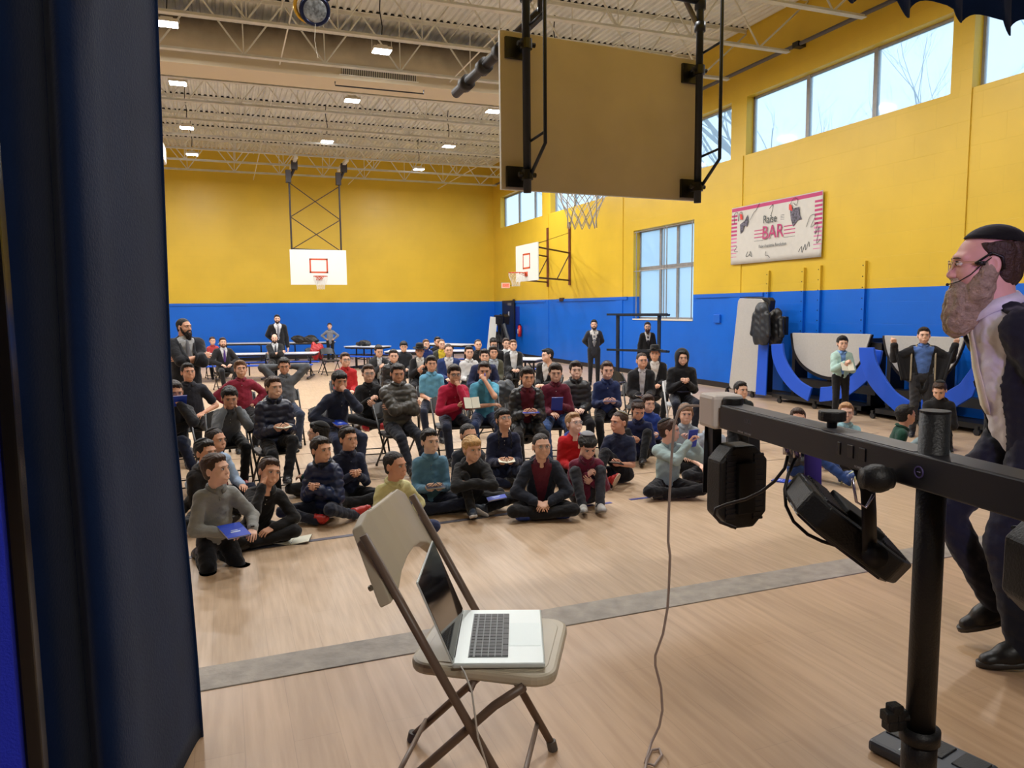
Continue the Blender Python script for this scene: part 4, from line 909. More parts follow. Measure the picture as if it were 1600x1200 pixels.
def emit(name, V, Fq, mats, parent=None, mi=None, smooth=True, existing=None):
    me = bpy.data.meshes.new(name); me.vertices.add(len(V)); me.vertices.foreach_set('co', np.asarray(V, np.float32).ravel())
    nf = len(Fq); me.loops.add(nf*4); me.polygons.add(nf)
    me.loops.foreach_set('vertex_index', np.asarray(Fq, np.int32).ravel()); me.polygons.foreach_set('loop_start', np.arange(nf, dtype=np.int32)*4)
    if smooth: me.polygons.foreach_set('use_smooth', np.ones(nf, bool))
    for m in (mats if isinstance(mats, (list, tuple)) else [mats]): me.materials.append(m)
    if mi is not None: me.polygons.foreach_set('material_index', np.asarray(mi, np.int32))
    me.update(calc_edges=True)
    o = bpy.data.objects.new(name, me); COL.objects.link(o)
    if parent is not None: o.parent = parent
    return o
def mbq(mb):
    """MB -> arrays with quads only (triangles and n-gons become fans of degenerate-free quads)"""
    V = np.array([tuple(v) for v in mb.v], float); Q = []; M_ = []
    for f, m in zip(mb.f, mb.m):
        if len(f) == 4: Q.append(f); M_.append(m)
        elif len(f) == 3:
            # split triangle in three quads around its centre
            a, b, c = [V[i] for i in f]; o = len(V); V = np.vstack([V, [(a+b)/2, (b+c)/2, (c+a)/2, (a+b+c)/3]])
            Q += [(f[0], o, o+3, o+2), (f[1], o+1, o+3, o), (f[2], o+2, o+3, o+1)]; M_ += [m]*3
        else:
            n = len(f); cen = V[list(f)].mean(0); o = len(V); mids = [(V[f[i]]+V[f[(i+1) % n]])/2 for i in range(n)]; V = np.vstack([V, mids, [cen]])
            for i in range(n): Q.append((f[i], o+i, o+n, o+(i-1) % n)); M_.append(m)
    return V, np.array(Q, int).reshape(-1, 4), np.array(M_, int)
def n3(V, f, seed=0.):                                # cheap smooth noise for folds
    x, y, z = V[:, 0]*f, V[:, 1]*f, V[:, 2]*f
    return (np.sin(x*1.3+y*2.1+seed)+np.sin(y*1.7-z*2.3+seed*1.7+1.9*np.sin(x*.9))+np.sin(z*1.9+x*1.1+seed*.6+1.3*np.sin(y*1.2)))/3
def vnorm(V, Q):
    a = V[Q[:, 2]]-V[Q[:, 0]]; b = V[Q[:, 3]]-V[Q[:, 1]]; fn = np.cross(a, b); N = np.zeros_like(V)
    for k in range(4): np.add.at(N, Q[:, k], fn)
    return N/(np.linalg.norm(N, axis=1, keepdims=True)+1e-9)
def relax(V, Q, it=1):
    for _ in range(it):
        S_ = np.zeros_like(V); c = np.zeros(len(V))
        for k in range(4): np.add.at(S_, Q[:, k], V[Q[:, (k+1) % 4]]+V[Q[:, (k-1) % 4]]); np.add.at(c, Q[:, k], 2)
        V = V*.45+.55*S_/np.maximum(c, 1)[:, None]
    return V

# --- head template (metres, adult size; origin mid-head, +y face, z up)
TPL = {}
HTH = {'short': .010, 'buzz': .005, 'mop': .015, 'thick': .015, 'sides': .006, 'long': .014}
CRC = (0, -.018, .035); CRR = (.075, .095, .083)
def head_tpl(h, male=False, long_=0):
    k = ('head', h, male)
    if k in TPL: return TPL[k]
    F = Fld((-.11, -.14, -.20), (.11, .14, .15), h)
    F.ell(CRC, CRR, 0); F.ell((0, .018, -.012), (.064, .072, .095), .03)
    if male: F.ell((0, .030, -.075), (.046, .046, .034), .03); F.ell((0, .066, -.098), (.020, .016, .016), .025)
    else: F.ell((0, .028, -.068), (.046, .046, .034), .03); F.ell((0, .064, -.090), (.016, .014, .015), .028)
    for s in (-1, 1):
        F.ell((s*.036, .050, -.030), (.028, .028, .028), .025) if male else F.ell((s*.035, .047, -.038), (.030, .030, .029), .025)
        F.cone((s*.012, .086, .030), (s*.046, .070, .028), *((.008, .008) if male else (.005, .005)), .018)
        F.ell((s*.031, .101, .006), (.019, .016, .014), .016, 's')
    F.cone((0, .084, .010), (0, .102, -.026) if male else (0, .0955, -.022), .0075, .0125 if male else .0105, .013)
    for s in (-1, 1): F.ell((s*(.012 if male else .010), .094 if male else .090, -.031 if male else -.027), (.009, .010, .007) if male else (.0075, .008, .0062), .006); F.cone((s*.020, .076, -.058), (0, .086, -.055), .010, .011, .012)
    F.cone((-.016, .088, -.066), (.016, .088, -.066), .008, .008, .010)
    F.cone((-.03, .098, -.060), (.03, .098, -.060), .0025, .0025, .005, op='s')
    for s in (-1, 1): F.ell((s*.080, -.008, -.004), (.010, .020, .031), .008); F.ell((s*.089, -.004, -.002), (.006, .011, .019), .004, 's')
    r = .060 if male else .048
    F.cone((0, -.022, -.07), (0, -.030, -.21), r, r*1.05, .03)
    V, Q = F.mesh(); V = relax(V, Q, 1); TPL[k] = (V, Q); return TPL[k]
def eyes_tpl(gx, gz, mouth, skin_open=False):
    mb = MB()
    for s in (-1, 1):
        c = Vector((s*.031, .0800, .008)); mb.sph(c, (.0150, .0120, .0082), None, 12, 8, mi=1)
        mb.sph(c+Vector((gx*.0055, .0090, gz*.003)), (.0058, .0042, .0062), None, 10, 6, mi=2)
        mb.tube([c+Vector((t*.0165, .0105-.006*t*t, .0078-.0045*t*t)) for t in (-1, -.5, 0, .5, 1)], [.001, .0018, .0021, .0018, .001], 6, mi=3)   # lash line
        mb.tube([c+Vector((t*.0165, .0085-.006*t*t, -.0070+.003*t*t)) for t in (-1, -.5, 0, .5, 1)], .0012, 5, mi=0)
    if mouth == 'open':
        mb.sph((0, .0895, -.060), (.0175, .008, .010), None, 14, 8, mi=4)
        mb.tube([(t*.020, .0925-.010*t*t, -.050-.004*t*t) for t in (-1, -.6, 0, .6, 1)], [.002, .0035, .004, .0035, .002], 6, mi=5)
        mb.tube([(t*.019, .0925-.010*t*t, -.0715+.006*t*t) for t in (-1, -.6, 0, .6, 1)], [.002, .004, .0045, .004, .002], 6, mi=5)
    elif mouth == 'smile':
        mb.sph((0, .0900, -.059), (.020, .0065, .0050), None, 14, 8, mi=1)
        mb.tube([(t*.024, .0935-.013*t*t, -.0545+.004*t*t) for t in (-1, -.6, 0, .6, 1)], [.0015, .003, .003, .003, .0015], 6, mi=5)
        mb.tube([(t*.024, .0935-.013*t*t, -.0665+.012*t*t) for t in (-1, -.6, 0, .6, 1)], [.0015, .0035, .004, .0035, .0015], 6, mi=5)
    else:
        mb.tube([(t*.021, .0945-.012*t*t, -.0560-.002*t*t) for t in (-1, -.6, -.2, 0, .2, .6, 1)], [.0012, .0028, .0036, .003, .0036, .0028, .0012], 6, mi=5)
        mb.tube([(t*.018, .0945-.010*t*t, -.0635+.004*t*t) for t in (-1, -.6, 0, .6, 1)], [.0015, .0035, .0042, .0035, .0015], 6, mi=5)
    return mb
def brows(mb):
    for s in (-1, 1): mb.tube([(s*(.014+t*.034), .0955-.016*t*t, .0265+.008*t-.010*t*t) for t in (0, .25, .5, .75, 1)], [.0022, .0036, .0036, .003, .0012], 6, flat=.6)
def hair_tpl(h, style):
    k = ('hair', h, style)
    if k in TPL: return TPL[k]
    th = HTH[style]
    F = Fld((-.12, -.15, -.26 if style == 'long' else -.12), (.12, .15, .18), h)
    F.ell((CRC[0], CRC[1]-.003, CRC[2]+.002), tuple(r+th for r in CRR), 0)
    F.ell((0, -.045, -.03), (.060+th*.5, .055+th*.6, .055), .02)
    if style == 'mop': F.ell((0, .045, .075), (.068, .050, .036), .015)
    if style == 'thick': F.ell((.012, .046, .098), (.060, .046, .030), .02)
    if style == 'short': F.ell((.008, .042, .096), (.058, .042, .024), .02)
    if style == 'long':
        for s in (-1, 1): F.cone((s*.072, .01, .0), (s*.075, .015, -.17), .024, .020, .02)
    X, Y, Z = F.xyz()
    zf = {'short': .066, 'buzz': .072, 'mop': .046, 'thick': .058, 'sides': .040, 'long': .050}[style]
    wob = .004*np.sin(X*95+.7)+.003*np.sin(X*230)+(.10*X if style in ('short', 'thick') else 0*X)
    if style in ('sides',): F.D = np.maximum(F.D, ((Y-.022)*.11-(Z-.06)*.05)/.12+0*X); F.D = np.maximum(F.D, Z-.07+0*X)
    else:
        yc = .045-.55*np.clip(.03-Z, 0, .09)+0*X-.9*np.clip(.03-Z, 0, .01)
        d = np.maximum(Z-(zf+wob-2.2*X*X*(1 if style != 'mop' else 0)), yc-Y)
        F.put((slice(None),)*3, d.astype(f32), .012, 's')
    if style != 'long':
        F.D = np.maximum(F.D, -(Z+.072)+0*X)
        for s in (-1, 1): F.ell((s*.088, -.004, -.012), (.020, .024, .036), .006, 's')
    V, Q = F.mesh(); N = vnorm(V, Q)
    st_ = np.sin(V[:, 0]*230+3*np.sin(V[:, 1]*45)+2*np.sin(V[:, 2]*30)); V = V+N*(.0020*n3(V, 60.)+(.0013 if style != 'buzz' else .0004)*st_)[:, None]; TPL[k] = (V, Q); return TPL[k]
def beard_tpl(h, size, long_=False):
    k = ('beard', h, size)
    if k in TPL: return TPL[k]
    F = Fld((-.11, -.06, -.34), (.11, .17, .06), h)
    F.ell((0, .038, -.082), (.054, .052, .040), 0); F.ell((0, .070, -.100), (.030+.01*size, .024, .026+.012*size), .02)
    for s in (-1, 1): F.cone((s*.071, .006, .0), (s*.058, .030, -.062), .011, .020+.006*(size > 2), .015)
    F.cone((-.026, .086, -.046), (0, .098, -.044), .007, .007, .008); F.cone((.026, .086, -.046), (0, .098, -.044), .007, .007, .008)
    for s in (-1, 1): F.cone((s*.028, .088, -.048), (s*.034, .078, -.075), .008, .012, .01)
    if size >= 2: F.cone((0, .066, -.10), (0, .072, -.15), .036, .030, .03)
    if size >= 3:
        for s in (-1, 1): F.cone((s*.066, -.002, -.03), (s*.048, .022, -.095), .022, .028, .03); F.cone((s*.045, .02, -.09), (0, .06, -.16), .034, .045, .03)
        F.cone((0, .066, -.10), (0, .078, -.185), .046, .042, .03); F.cone((.02, .074, -.14), (.012, .086, -.212), .036, .024, .02); F.cone((-.02, .074, -.14), (-.02, .084, -.205), .034, .022, .02)
    F.ell((0, .106, -.0605), (.021, .022, .0095) if size < 3 else (.025, .040, .019), .004, 's')
    V, Q = F.mesh(); N = vnorm(V, Q); a = .0018+.0003*size
    st_ = np.sin(V[:, 0]*240+2.5*np.sin(V[:, 2]*40))*np.clip((-.04-V[:, 2])/.05, 0, 1); V = V+N*(a*n3(V, 75.)+a*.8*st_)[:, None]; TPL[k] = (V, Q); return TPL[k]
def hand_tpl(h, pose):
    k = ('hand', h, pose)
    if k in TPL: return TPL[k]
    cu = {'relax': (.30, .40, .35), 'grip': (.75, .95, .6), 'flat': (.06, .10, .08), 'fist': (1.35, 1.5, .9), 'hold': (.55, .6, .4), 'pinch': (.85, .75, .5)}[pose]
    F = Fld((-.07, -.03, -.12), (.09, .21, .05), h)
    z1 = (0, 0, 1)
    F.cone((0, -.02, 0), (0, .02, 0), .026, .028, .01, sq=(z1, .72)); F.cone((-.012, .035, 0), (-.014, .072, 0), .026, .025, .012, sq=(z1, .45)); F.cone((.012, .03, 0), (.014, .074, 0), .026, .025, .012, sq=(z1, .45))
    for i, (x, L) in enumerate(((.031, .074), (.0105, .082), (-.0105, .076), (-.031, .060))):
        p = np.array([x*.95, .082-(.004 if i in (0,) else 0)-(.010 if i == 3 else 0), 0.]); a = 0; sp = x*2.0*(.6 if pose in ('fist', 'grip') else 1)
        rr = (.0088, .0080, .0074, .0066)
        for j, fr_ in enumerate((.44, .32, .24)):
            a += cu[j]*(1+.08*i); d = np.array([sp*cos(a), cos(a), -sin(a)]); q = p+d*L*fr_; F.cone(p, q, rr[j]*(1 if i < 3 else .88), rr[j+1]*(1 if i < 3 else .88), .003 if j else .006); p = q
    tb = {'relax': .4, 'flat': .2, 'grip': .9, 'fist': 1.1, 'hold': .7, 'pinch': .9}[pose]
    a = np.array([.020, .022, -.006]); b = np.array([.046-.008*tb, .052, -.014-.010*tb]); c = np.array([.058-.028*tb, .080, -.020-.022*tb]); d = np.array([.064-.044*tb, .102-.006*tb, -.022-.034*tb])
    F.cone(a, b, .016, .0115, .012); F.cone(b, c, .0108, .0098, .004); F.cone(c, d, .0098, .0082, .003)
    V, Q = F.mesh(); TPL[k] = (V, Q); return TPL[k]
def shoe_tpl(h, kind):
    k = ('shoe', h, kind)
    if k in TPL: return TPL[k]
    F = Fld((-.07, -.12, -.10), (.07, .21, .06), h)
    F.cone((0, -.035, -.048), (0, .05, -.052), .040, .042, .02); F.cone((.004, .05, -.056), (.0, .125, -.064), .043, .032, .02)
    F.cone((0, -.020, .012), (0, -.028, -.04), .040, .042, .02); F.cone((0, 0, -.01), (0, .06, -.035), .034, .030, .03)
    X, Y, Z = F.xyz(); F.D = np.maximum(F.D, -(Z+.066)); F.D = np.maximum(F.D, Z-.030)
    V, Q = F.mesh(); V = relax(V, Q, 1)
    sh = MB(); ol = []
    for i in range(20):
        a = 2*pi*i/20; y = .032+.135*sin(a); w2 = (.044 if y > .03 else .038); ol.append(((w2)*cos(a)+(.003 if y > .05 else 0), y))
    sh.prism(ol, .022, Matrix.Translation((0, 0, -.083))); V2, Q2, _ = mbq(sh)
    TPL[k] = (np.vstack([V, V2]), np.vstack([Q, Q2+len(V)]), np.array([0]*len(Q)+[1]*len(Q2))); return TPL[k]
def npv(v): return np.array(v, float)
def unit(v): v = npv(v); return v/(np.linalg.norm(v)+1e-9)
def ik(a, t, l1, l2, pole):
    d = t-a; L = np.linalg.norm(d); m = (l1+l2)*.995
    if L > m: t = a+d/L*m; d = t-a; L = m
    u = d/L; x = (l1*l1-l2*l2+L*L)/(2*L); h_ = math.sqrt(max(l1*l1-x*x, 0)); p = npv(pole); p = p-u*(p@u); p = unit(p)
    return a+u*x+p*h_, t
def frame(y, z):
    y = unit(y); z = npv(z); z = z-y*(z@y); z = unit(z) if np.linalg.norm(z) > 1e-4 else unit(np.cross(y, [1, 0, .1])); x = np.cross(y, z); return np.stack([x, y, z], 1)
def ez(yaw_, pit, tilt): # head rotation: yaw about z, pitch down positive, tilt toward +x
    return np.array((Matrix.Rotation(yaw_, 3, 'Z') @ Matrix.Rotation(-pit, 3, 'X') @ Matrix.Rotation(tilt, 3, 'Y')))
# arm targets: (side, forward, up) in figure units, o = origin: p pelvis, h head;   pole (side, fwd, up);  hand dorsal;  hand pose
ARMS = {
 'lap': ('p', (.07, .28, .12), (.30, -.7, -.6), (.3, .2, 1), 'relax'), 'book': ('p', (.08, .31, .19), (.32, -.6, -.75), (.8, -.3, -.6), 'hold'), 'bookup': ('p', (.05, .34, .30), (.8, -.3, -.5), (.7, -.4, -.6), 'hold'),
 'knee': ('p', (.13, .38, .14), (.4, -.5, -.5), (.2, .2, 1), 'relax'), 'thigh': ('p', (.13, .22, .12), (1, -.6, 0), (.2, .2, 1), 'relax'), 'chin': ('h', (.035, .115, -.150), (.25, .45, -1), (.5, .8, .2), 'fist'),
 'cheek': ('h', (.075, .07, -.11), (.5, .5, -1), (.9, .3, 0), 'flat'), 'mouth': ('h', (.02, .14, -.10), (.6, .3, -1), (.3, 1, .2), 'fist'), 'nose': ('h', (-.0, .16, -.09), (.6, .35, -1), (.4, .9, .2), 'pinch'),
 'cross': ('p', (-.13, .185, .27), (.9, .25, -.35), (.0, 1, .3), 'relax'), 'crossin': ('p', (-.10, .15, .245), (.9, .25, -.35), (.0, 1, .3), 'relax'), 'behead': ('h', (.085, -.075, -.03), (1, .25, .35), (.0, -1, 0), 'relax'),
 'hip': ('p', (.175, .02, .10), (1, -.55, 0), (1, 0, 0), 'relax'), 'back': ('p', (.05, -.17, .04), (.9, -.5, .2), (0, -1, 0), 'relax'), 'down': ('p', (.24, .02, -.10), (.3, -1, 0), (1, 0, 0), 'relax'),
 'hug': ('p', (-.05, .38, .28), (1, .1, -.2), (0, .6, 1), 'relax'), 'floor': ('p', (.30, -.05, .03), (.5, -1, .3), (0, 0, 1), 'flat'), 'ankle': ('p', (.06, .33, .09), (.7, -.3, .0), (.2, .4, 1), 'relax'),
 'write': ('p', (.02, .27, .30), (.5, -.2, -.8), (.6, .5, .6), 'pinch'), 'pad': ('p', (.04, .26, .22), (.5, -.3, -.8), (.8, 0, -.6), 'hold'), 'hold': ('h', (.055, .21, -.10), (.8, .2, -1), (.9, -.3, .2), 'hold'), 'spread': ('p', (.42, .08, .52), (.6, -.3, -.9), (0, 1, 0), 'fist'),
 'fidget': ('p', (.035, .27, .27), (.45, -.3, -.8), (.7, .7, .2), 'pinch'), 'side': ('p', (.22, .10, .06), (.5, -1, .2), (1, 0, .2), 'relax'), 'table': ('p', (.12, .36, .28), (.8, -.2, -.5), (0, .2, 1), 'flat')}
PEOPLE = []
def person(label, px, py, pose='chair', s=.86, b=0, h=None, pit=0, tilt=0, lean=6, side=0, top=('sweater', (40, 44, 60)), inner=None, pants=(24, 26, 34), hair=('short', (40, 28, 22)), cap=None, arms=('lap', 'lap'), legs=None,
           skin=(206, 152, 124), glasses=None, beard=None, tie=None, mouth='shut', shoes=((26, 26, 28), (40, 40, 42)), fy=None, lod=1, fat=1., payos=None, hs=None, gaze=(0, 0), root=None, group=None, open_=None, hem=None, zoff=0., armx=None, hoodcol=None, depth=None, hood=False, tall=True):
    if h is None: h = b
    if hs is None: hs = 1.0 if s < .97 else 1.0
    rr = ray(px, py); tc_ = unit([-rr[0], -rr[1], 0])
    dyaw = radians(b); fx = npv([tc_[0]*cos(dyaw)-tc_[1]*sin(dyaw), tc_[0]*sin(dyaw)+tc_[1]*cos(dyaw), 0]); ang = math.atan2(fx[1], fx[0])-pi/2
    if fy is not None:                                # standing: feet pixel gives the place, head pixel the height
        g0 = G(px, fy, 0); dd = math.hypot(g0.x, g0.y); zreq = CAM_H+rr[2]*dd/math.hypot(rr[0], rr[1]); s = zreq/(.93+.495+(.162 if tall else .20))
    hz = {'chair': .445+.088*s+.0, 'indian': .105*s, 'kneel': .235*s, 'kneesup': .11*s, 'sidesit': .13*s, 'stand': .93*s, 'oneknee': .11*s, 'lcross': .445+.088*s, 'ext': .445+.088*s}[pose]+zoff
    X_ = npv([1, 0, 0]); th = radians(lean); sd = radians(side); U = unit([sin(sd), sin(th), cos(th)]); P = npv([0, 0, hz]); Fw = unit(np.cross(U, X_)*-1); Fw = unit(npv([0, 1, 0])-U*U[1]); Xs = np.cross(Fw, U)
    S_ = P+U*.44*s; N_ = P+U*.495*s; nd = unit(U*.6+npv([0, .10, .5])); Hc = N_+nd*(.148 if s < .97 else .152)*hs
    Rh = ez(radians(h-b), radians(pit), radians(tilt))
    # root
    if root is None:
        if fy is not None: root = npv([g0.x, g0.y, 0])
        else:
            w_ = npv(PD(px, py, depth)) if depth else npv(G(px, py, Hc[2])); ca, sa = cos(ang), sin(ang)
            root = npv([w_[0]-(Hc[0]*ca-Hc[1]*sa), w_[1]-(Hc[0]*sa+Hc[1]*ca), 0])
    dist = math.hypot(root[0], root[1]); cell = .0062 if dist < 4 else (.0095 if dist < 8.8 else (.012 if dist < 13 else .016)); hcell = .0030 if dist < 4 else (.0042 if dist < 9 else (.0055 if dist < 13 else .0075))
    handc = .0032 if dist < 4 else (.0042 if dist < 9 else (.0055 if dist < 13 else .007))
    Af = {}
    sh = {}
    for sg, nm in ((1, 0), (-1, 1)):
        a_ = ARMS[arms[nm]] if isinstance(arms[nm], str) else arms[nm]
        o_, t, pole, dors, hp_ = a_
        t = npv([t[0]*sg, t[1], t[2]]); pole = npv([pole[0]*sg, pole[1], pole[2]]); dors = npv([dors[0]*sg, dors[1], dors[2]])
        if o_ == 'p': tgt = P+t*s
        else: tgt = Hc+Rh @ (t*hs)
        A0 = S_+Xs*sg*(.137 if s < .97 else .158)*s*fat**.5
        A0 = A0-U*.016*s
        if a_ in (ARMS['cheek'], ARMS['chin'], ARMS['mouth'], ARMS['nose'], ARMS['hold']): A0 = A0+Fw*.02*s
        hl = .085*s*(1.05)                             # leave room for the palm
        wr = tgt
        E_, wr = ik(A0, wr, .285*s, .255*s, pole)
        Af[sg] = (A0, E_, wr, dors, hp_)
    # legs
    K = legs or {}
    Lg = {}
    for sg in (1, -1):
        Hj = P+npv([sg*.085*s, 0, 0])
        g = K.get(sg)
        if g is None:
            if pose in ('chair',): g = ((.12, .40, None), (.25, .7, 1), (.12, 1, -.1))
            elif pose == 'ext': g = ((.10, .62, None), (.2, .5, 1), (.12, 1, .25))
            elif pose == 'lcross': g = ((.10, .40, None), (.2, .7, 1), (.1, 1, 0)) if sg > 0 else ((-.02, .56, .26), (.3, .3, 1), (-.2, 1, -.2))
            elif pose == 'indian': g = ((-.10, .27 if sg > 0 else .33, .065), (1, .45, .12), (-.9, .15, -.1))
            elif pose == 'kneel': g = ((.09, -.16, .06), (.15, 1, -.3), (0, -1, -.05))
            elif pose == 'kneesup': g = ((.10, .42, .085), (.15, .1, 1), (.1, 1, -.05))
            elif pose == 'oneknee': g = ((.04, .47, .085), (.12, .1, 1), (.05, 1, -.05)) if sg > 0 else ((.10, .30, .065), (1, .45, .1), (-.9, .1, 0))
            elif pose == 'sidesit': g = ((-.02, .30, .06), (1, .5, .1), (-.9, .2, 0)) if sg > 0 else ((-.34, .02, .06), (-1, 1.2, .1), (-.6, -.8, 0))
            else: g = ((.10, -.01, None), (0, 1, 0), (.22, 1, 0))
        t, pole, toe = g
        mir = sg if pose not in ('sidesit',) or g[0] is None else 1
        if pose == 'sidesit': mir = 1 if sg < 0 else 1
        t_ = npv([t[0]*mir, t[1], t[2] if t[2] is not None else 0])*s
        if t[2] is None: t_[2] = .084*s
        pole = npv([pole[0]*mir, pole[1], pole[2]]); toe = npv([toe[0]*mir, toe[1], toe[2]])
        Kn, An = ik(Hj, t_, .425*s, .415*s, pole); Lg[sg] = (Hj, Kn, An, toe)
    allp = [P, N_, Hc]+[q for v in Af.values() for q in v[:3]]+[q for v in Lg.values() for q in v[:3]]
    lo = np.min(allp, 0)-.17*s-.03; hi = np.max(allp, 0)+.17*s+.03
    kind, tcol = top[0], top[1]
    off = {'tshirt': .008, 'polo': .008, 'shirt': .009, 'sweater': .013, 'hoodie': .018, 'suit': .022, 'puffer': .029, 'coat': .024}[kind]*(s**.5)
    body_mats = [cmat(skin, 'skin'), mat('eye_white', (226, 222, 218), .3), mat('iris_dark', (34, 24, 20), .2), mat('lash', (28, 20, 18), .7), mat('mouth_dark', (70, 22, 22), .6), cmat(tuple(int(a*c) for a, c in zip(skin, (.86, .62, .62))), 'skin')]
    # ---- body skin
    F = Fld(lo, hi, cell)
    F.cone(P+U*.10*s, P+U*.36*s, .10*s, .10*s, .02, sq=(Fw, .7)); F.cone(P+U*.38*s, N_+nd*.06*hs, .06*s, .043*(hs if s < .97 else 1.2), .04*s)
    F.cone(S_-Xs*.12*s, S_+Xs*.12*s, .045*s, .045*s, .03*s)
    for A0, E_, W_, d_, hp_ in Af.values(): F.cone(A0, E_, .044*s, .036*s, .02*s); F.cone(E_, W_, .037*s, .0245*s+.002, .015*s)
    V, Q = F.mesh(); V = relax(V, Q, 1); VV = [V]; QQ = [Q]; MM = [np.zeros(len(Q), int)]; o_ = len(V)
    def addm(V, Q, m=None):
        nonlocal o_
        VV.append(V); QQ.append(Q+o_); MM.append(np.zeros(len(Q), int) if m is None else m); o_ += len(V)
    hv_, hq = head_tpl(hcell, beard is not None); T = lambda v: (np.asarray(v)*hs) @ Rh.T+Hc
    addm(T(hv_), hq)
    ev, eq, em = mbq(eyes_tpl(gaze[0], gaze[1], mouth)); addm(T(ev), eq, em)
    for sg, (A0, E_, W_, dors, hp_) in Af.items():
        hv2, hq2 = hand_tpl(handc, hp_); Rf = frame(W_-E_, dors)
        v = hv2.copy(); v[:, 0] *= -sg if True else 1          # thumb toward the body for palm-down hands
        q2 = hq2 if -sg > 0 else hq2[:, ::-1]
        # palms: thumb side = medial
        dirm = Rf.copy()
        if (Rf[:, 0] @ Xs) < 0 and False: pass
        addm((v*s*.98) @ dirm.T+W_, q2)
    body = emit('person', np.vstack(VV), np.vstack(QQ), body_mats, mi=np.concatenate(MM))
    body.location = root; body.rotation_euler = (0, 0, ang)
    tag(body, label, 'person', group)
    # ---- trousers
    F = Fld(lo, hi, cell); po = .008
    F.cone(P-X_*.045*s+npv([0, 0, .02]), P+X_*.045*s+npv([0, 0, .02]), .108*s*fat, .108*s*fat, .02, sq=(Fw, .85)); F.cone(P, P+U*.12*s, .11*s*fat, .105*s*fat, .03, sq=(Fw, .78))
    for sg, (Hj, Kn, An, toe) in Lg.items():
        F.cone(Hj, Kn, .080*s*fat+po, .056*s+po, .02*s); dn = An-Kn; F.cone(Kn, An-unit(dn)*.0*s, .055*s+po, .042*s+po, .015*s)
    if pose == 'stand' and False: pass
    V, Q = F.mesh(); V = relax(V, Q, 1); N = vnorm(V, Q); V = V+N*((.0045 if dist < 13 else .003)*n3(V, 38., px*.1)+.002*n3(V, 80., py*.1))[:, None]; V[:, 2] = np.maximum(V[:, 2], .002)
    emit('trousers', V, Q, cmat(pants), body)
    # ---- shoes
    for sg, (Hj, Kn, An, toe) in Lg.items():
        v, q, m = shoe_tpl(.0055 if dist < 9 else .008, 'a'); up = unit(Kn-An)
        tz = toe-up*(toe @ up)*.75; Rf = frame(tz, up); v = (v*s*1.02) @ Rf.T+An
        mn = v[:, 2].min()
        if mn < .001: v[:, 2] += .001-mn
        emit('shoe', v, q, [cmat(shoes[0], 'nylon'), cmat(shoes[1], 'nylon')], body, mi=m)
    # ---- upper clothes
    def garment(name, off, col, kind_, sleeves, open_w=None, openv=.1, hemv=.02, down=0., neck=True):
        F = Fld(lo-.02, hi+.02, cell); F0 = fat; nk = .90 if s < .97 else 1.
        F.cone(P+U*(.05-down)*s, P+U*.22*s, (.138*F0)*s*nk+off*1.1, .128*F0*s*nk+off, .02, sq=(Fw, .74)); F.cone(P+U*.22*s, P+U*.385*s, .132*F0*s*nk+off, .138*s*nk+off*.7, .05*s, sq=(Fw, .74))
        F.cone(S_-Xs*.122*s*nk*F0**.5-U*.016*s, S_+Xs*.122*s*nk*F0**.5-U*.016*s, .052*s+off*.8, .052*s+off*.8, .05*s); F.cone(P+U*.42*s, N_+nd*.012, .066*s+off*.5, .050*hs+off*.35, .05*s)
        if down > .08 and pose != 'stand':             # coat skirts over the thighs
            for sg, L_ in Lg.items(): F.cone(L_[0], L_[0]*.55+L_[1]*.45, .09*s+off, .085*s+off*.6, .03)
        for sg, (A0, E_, W_, d_, hp_) in Af.items():
            if sleeves == 'none': continue
            r2 = .047*s+off*.85
            if sleeves == 'short': F.cone(A0, A0*.3+E_*.7, .053*s+off, .050*s+off*1.1, .03*s)
            else: F.cone(A0, E_, .053*s+off, r2, .03*s); F.cone(E_, W_-unit(W_-E_)*.008, r2, .031*s+off*.8+.003, .02*s)
        X, Y, Z = F.xyz(); u = (X-P[0])*Xs[0]+(Y-P[1])*Xs[1]+(Z-P[2])*Xs[2]; v = (X-P[0])*U[0]+(Y-P[1])*U[1]+(Z-P[2])*U[2]; w_ = (X-P[0])*Fw[0]+(Y-P[1])*Fw[1]+(Z-P[2])*Fw[2]
        if open_w is not None:
            wd = np.clip((v/s-openv)/(.50-openv), 0, None)**.85*open_w*s; wd = np.where(v/s < openv, -.02, wd)
            if open_w < 0: wd = -open_w*s+0*v
            F.D = np.maximum(F.D, -np.maximum(np.abs(u)-wd, -w_+.02))
        V, Q = F.mesh(); V = relax(V, Q, 1); N = vnorm(V, Q)
        if kind_ == 'puffer':
            # quilting: bands along each limb / torso
            best = np.full(len(V), 9.); co = np.zeros(len(V))
            for a, b_ in [(P, N_)]+[(x[0], x[1]) for x in Af.values()]+[(x[1], x[2]) for x in Af.values()]:
                d = b_-a; L2 = d @ d; t = np.clip(((V-a) @ d)/L2, 0, 1); ds = np.linalg.norm(V-(a+t[:, None]*d), axis=1)-(.09*s if a is P else 0)
                m = ds < best; best[m] = ds[m]; co[m] = (t*math.sqrt(L2))[m]
            V = V+N*(.011*(np.abs(np.sin(co*pi/.075))-.6))[:, None]+N*(.004*n3(V, 45., px))[:, None]
        else: V = V+N*({'suit': .003, 'tshirt': .004, 'polo': .004}.get(kind_, .0055)*n3(V, 30., px*.3)+.0022*n3(V, 75., py*.2))[:, None]
        V[:, 2] = np.maximum(V[:, 2], .004)
        g = emit(name, V, Q, cmat(col, 'nylon' if kind_ in ('puffer',) else 'cloth'), body)
        return g, F
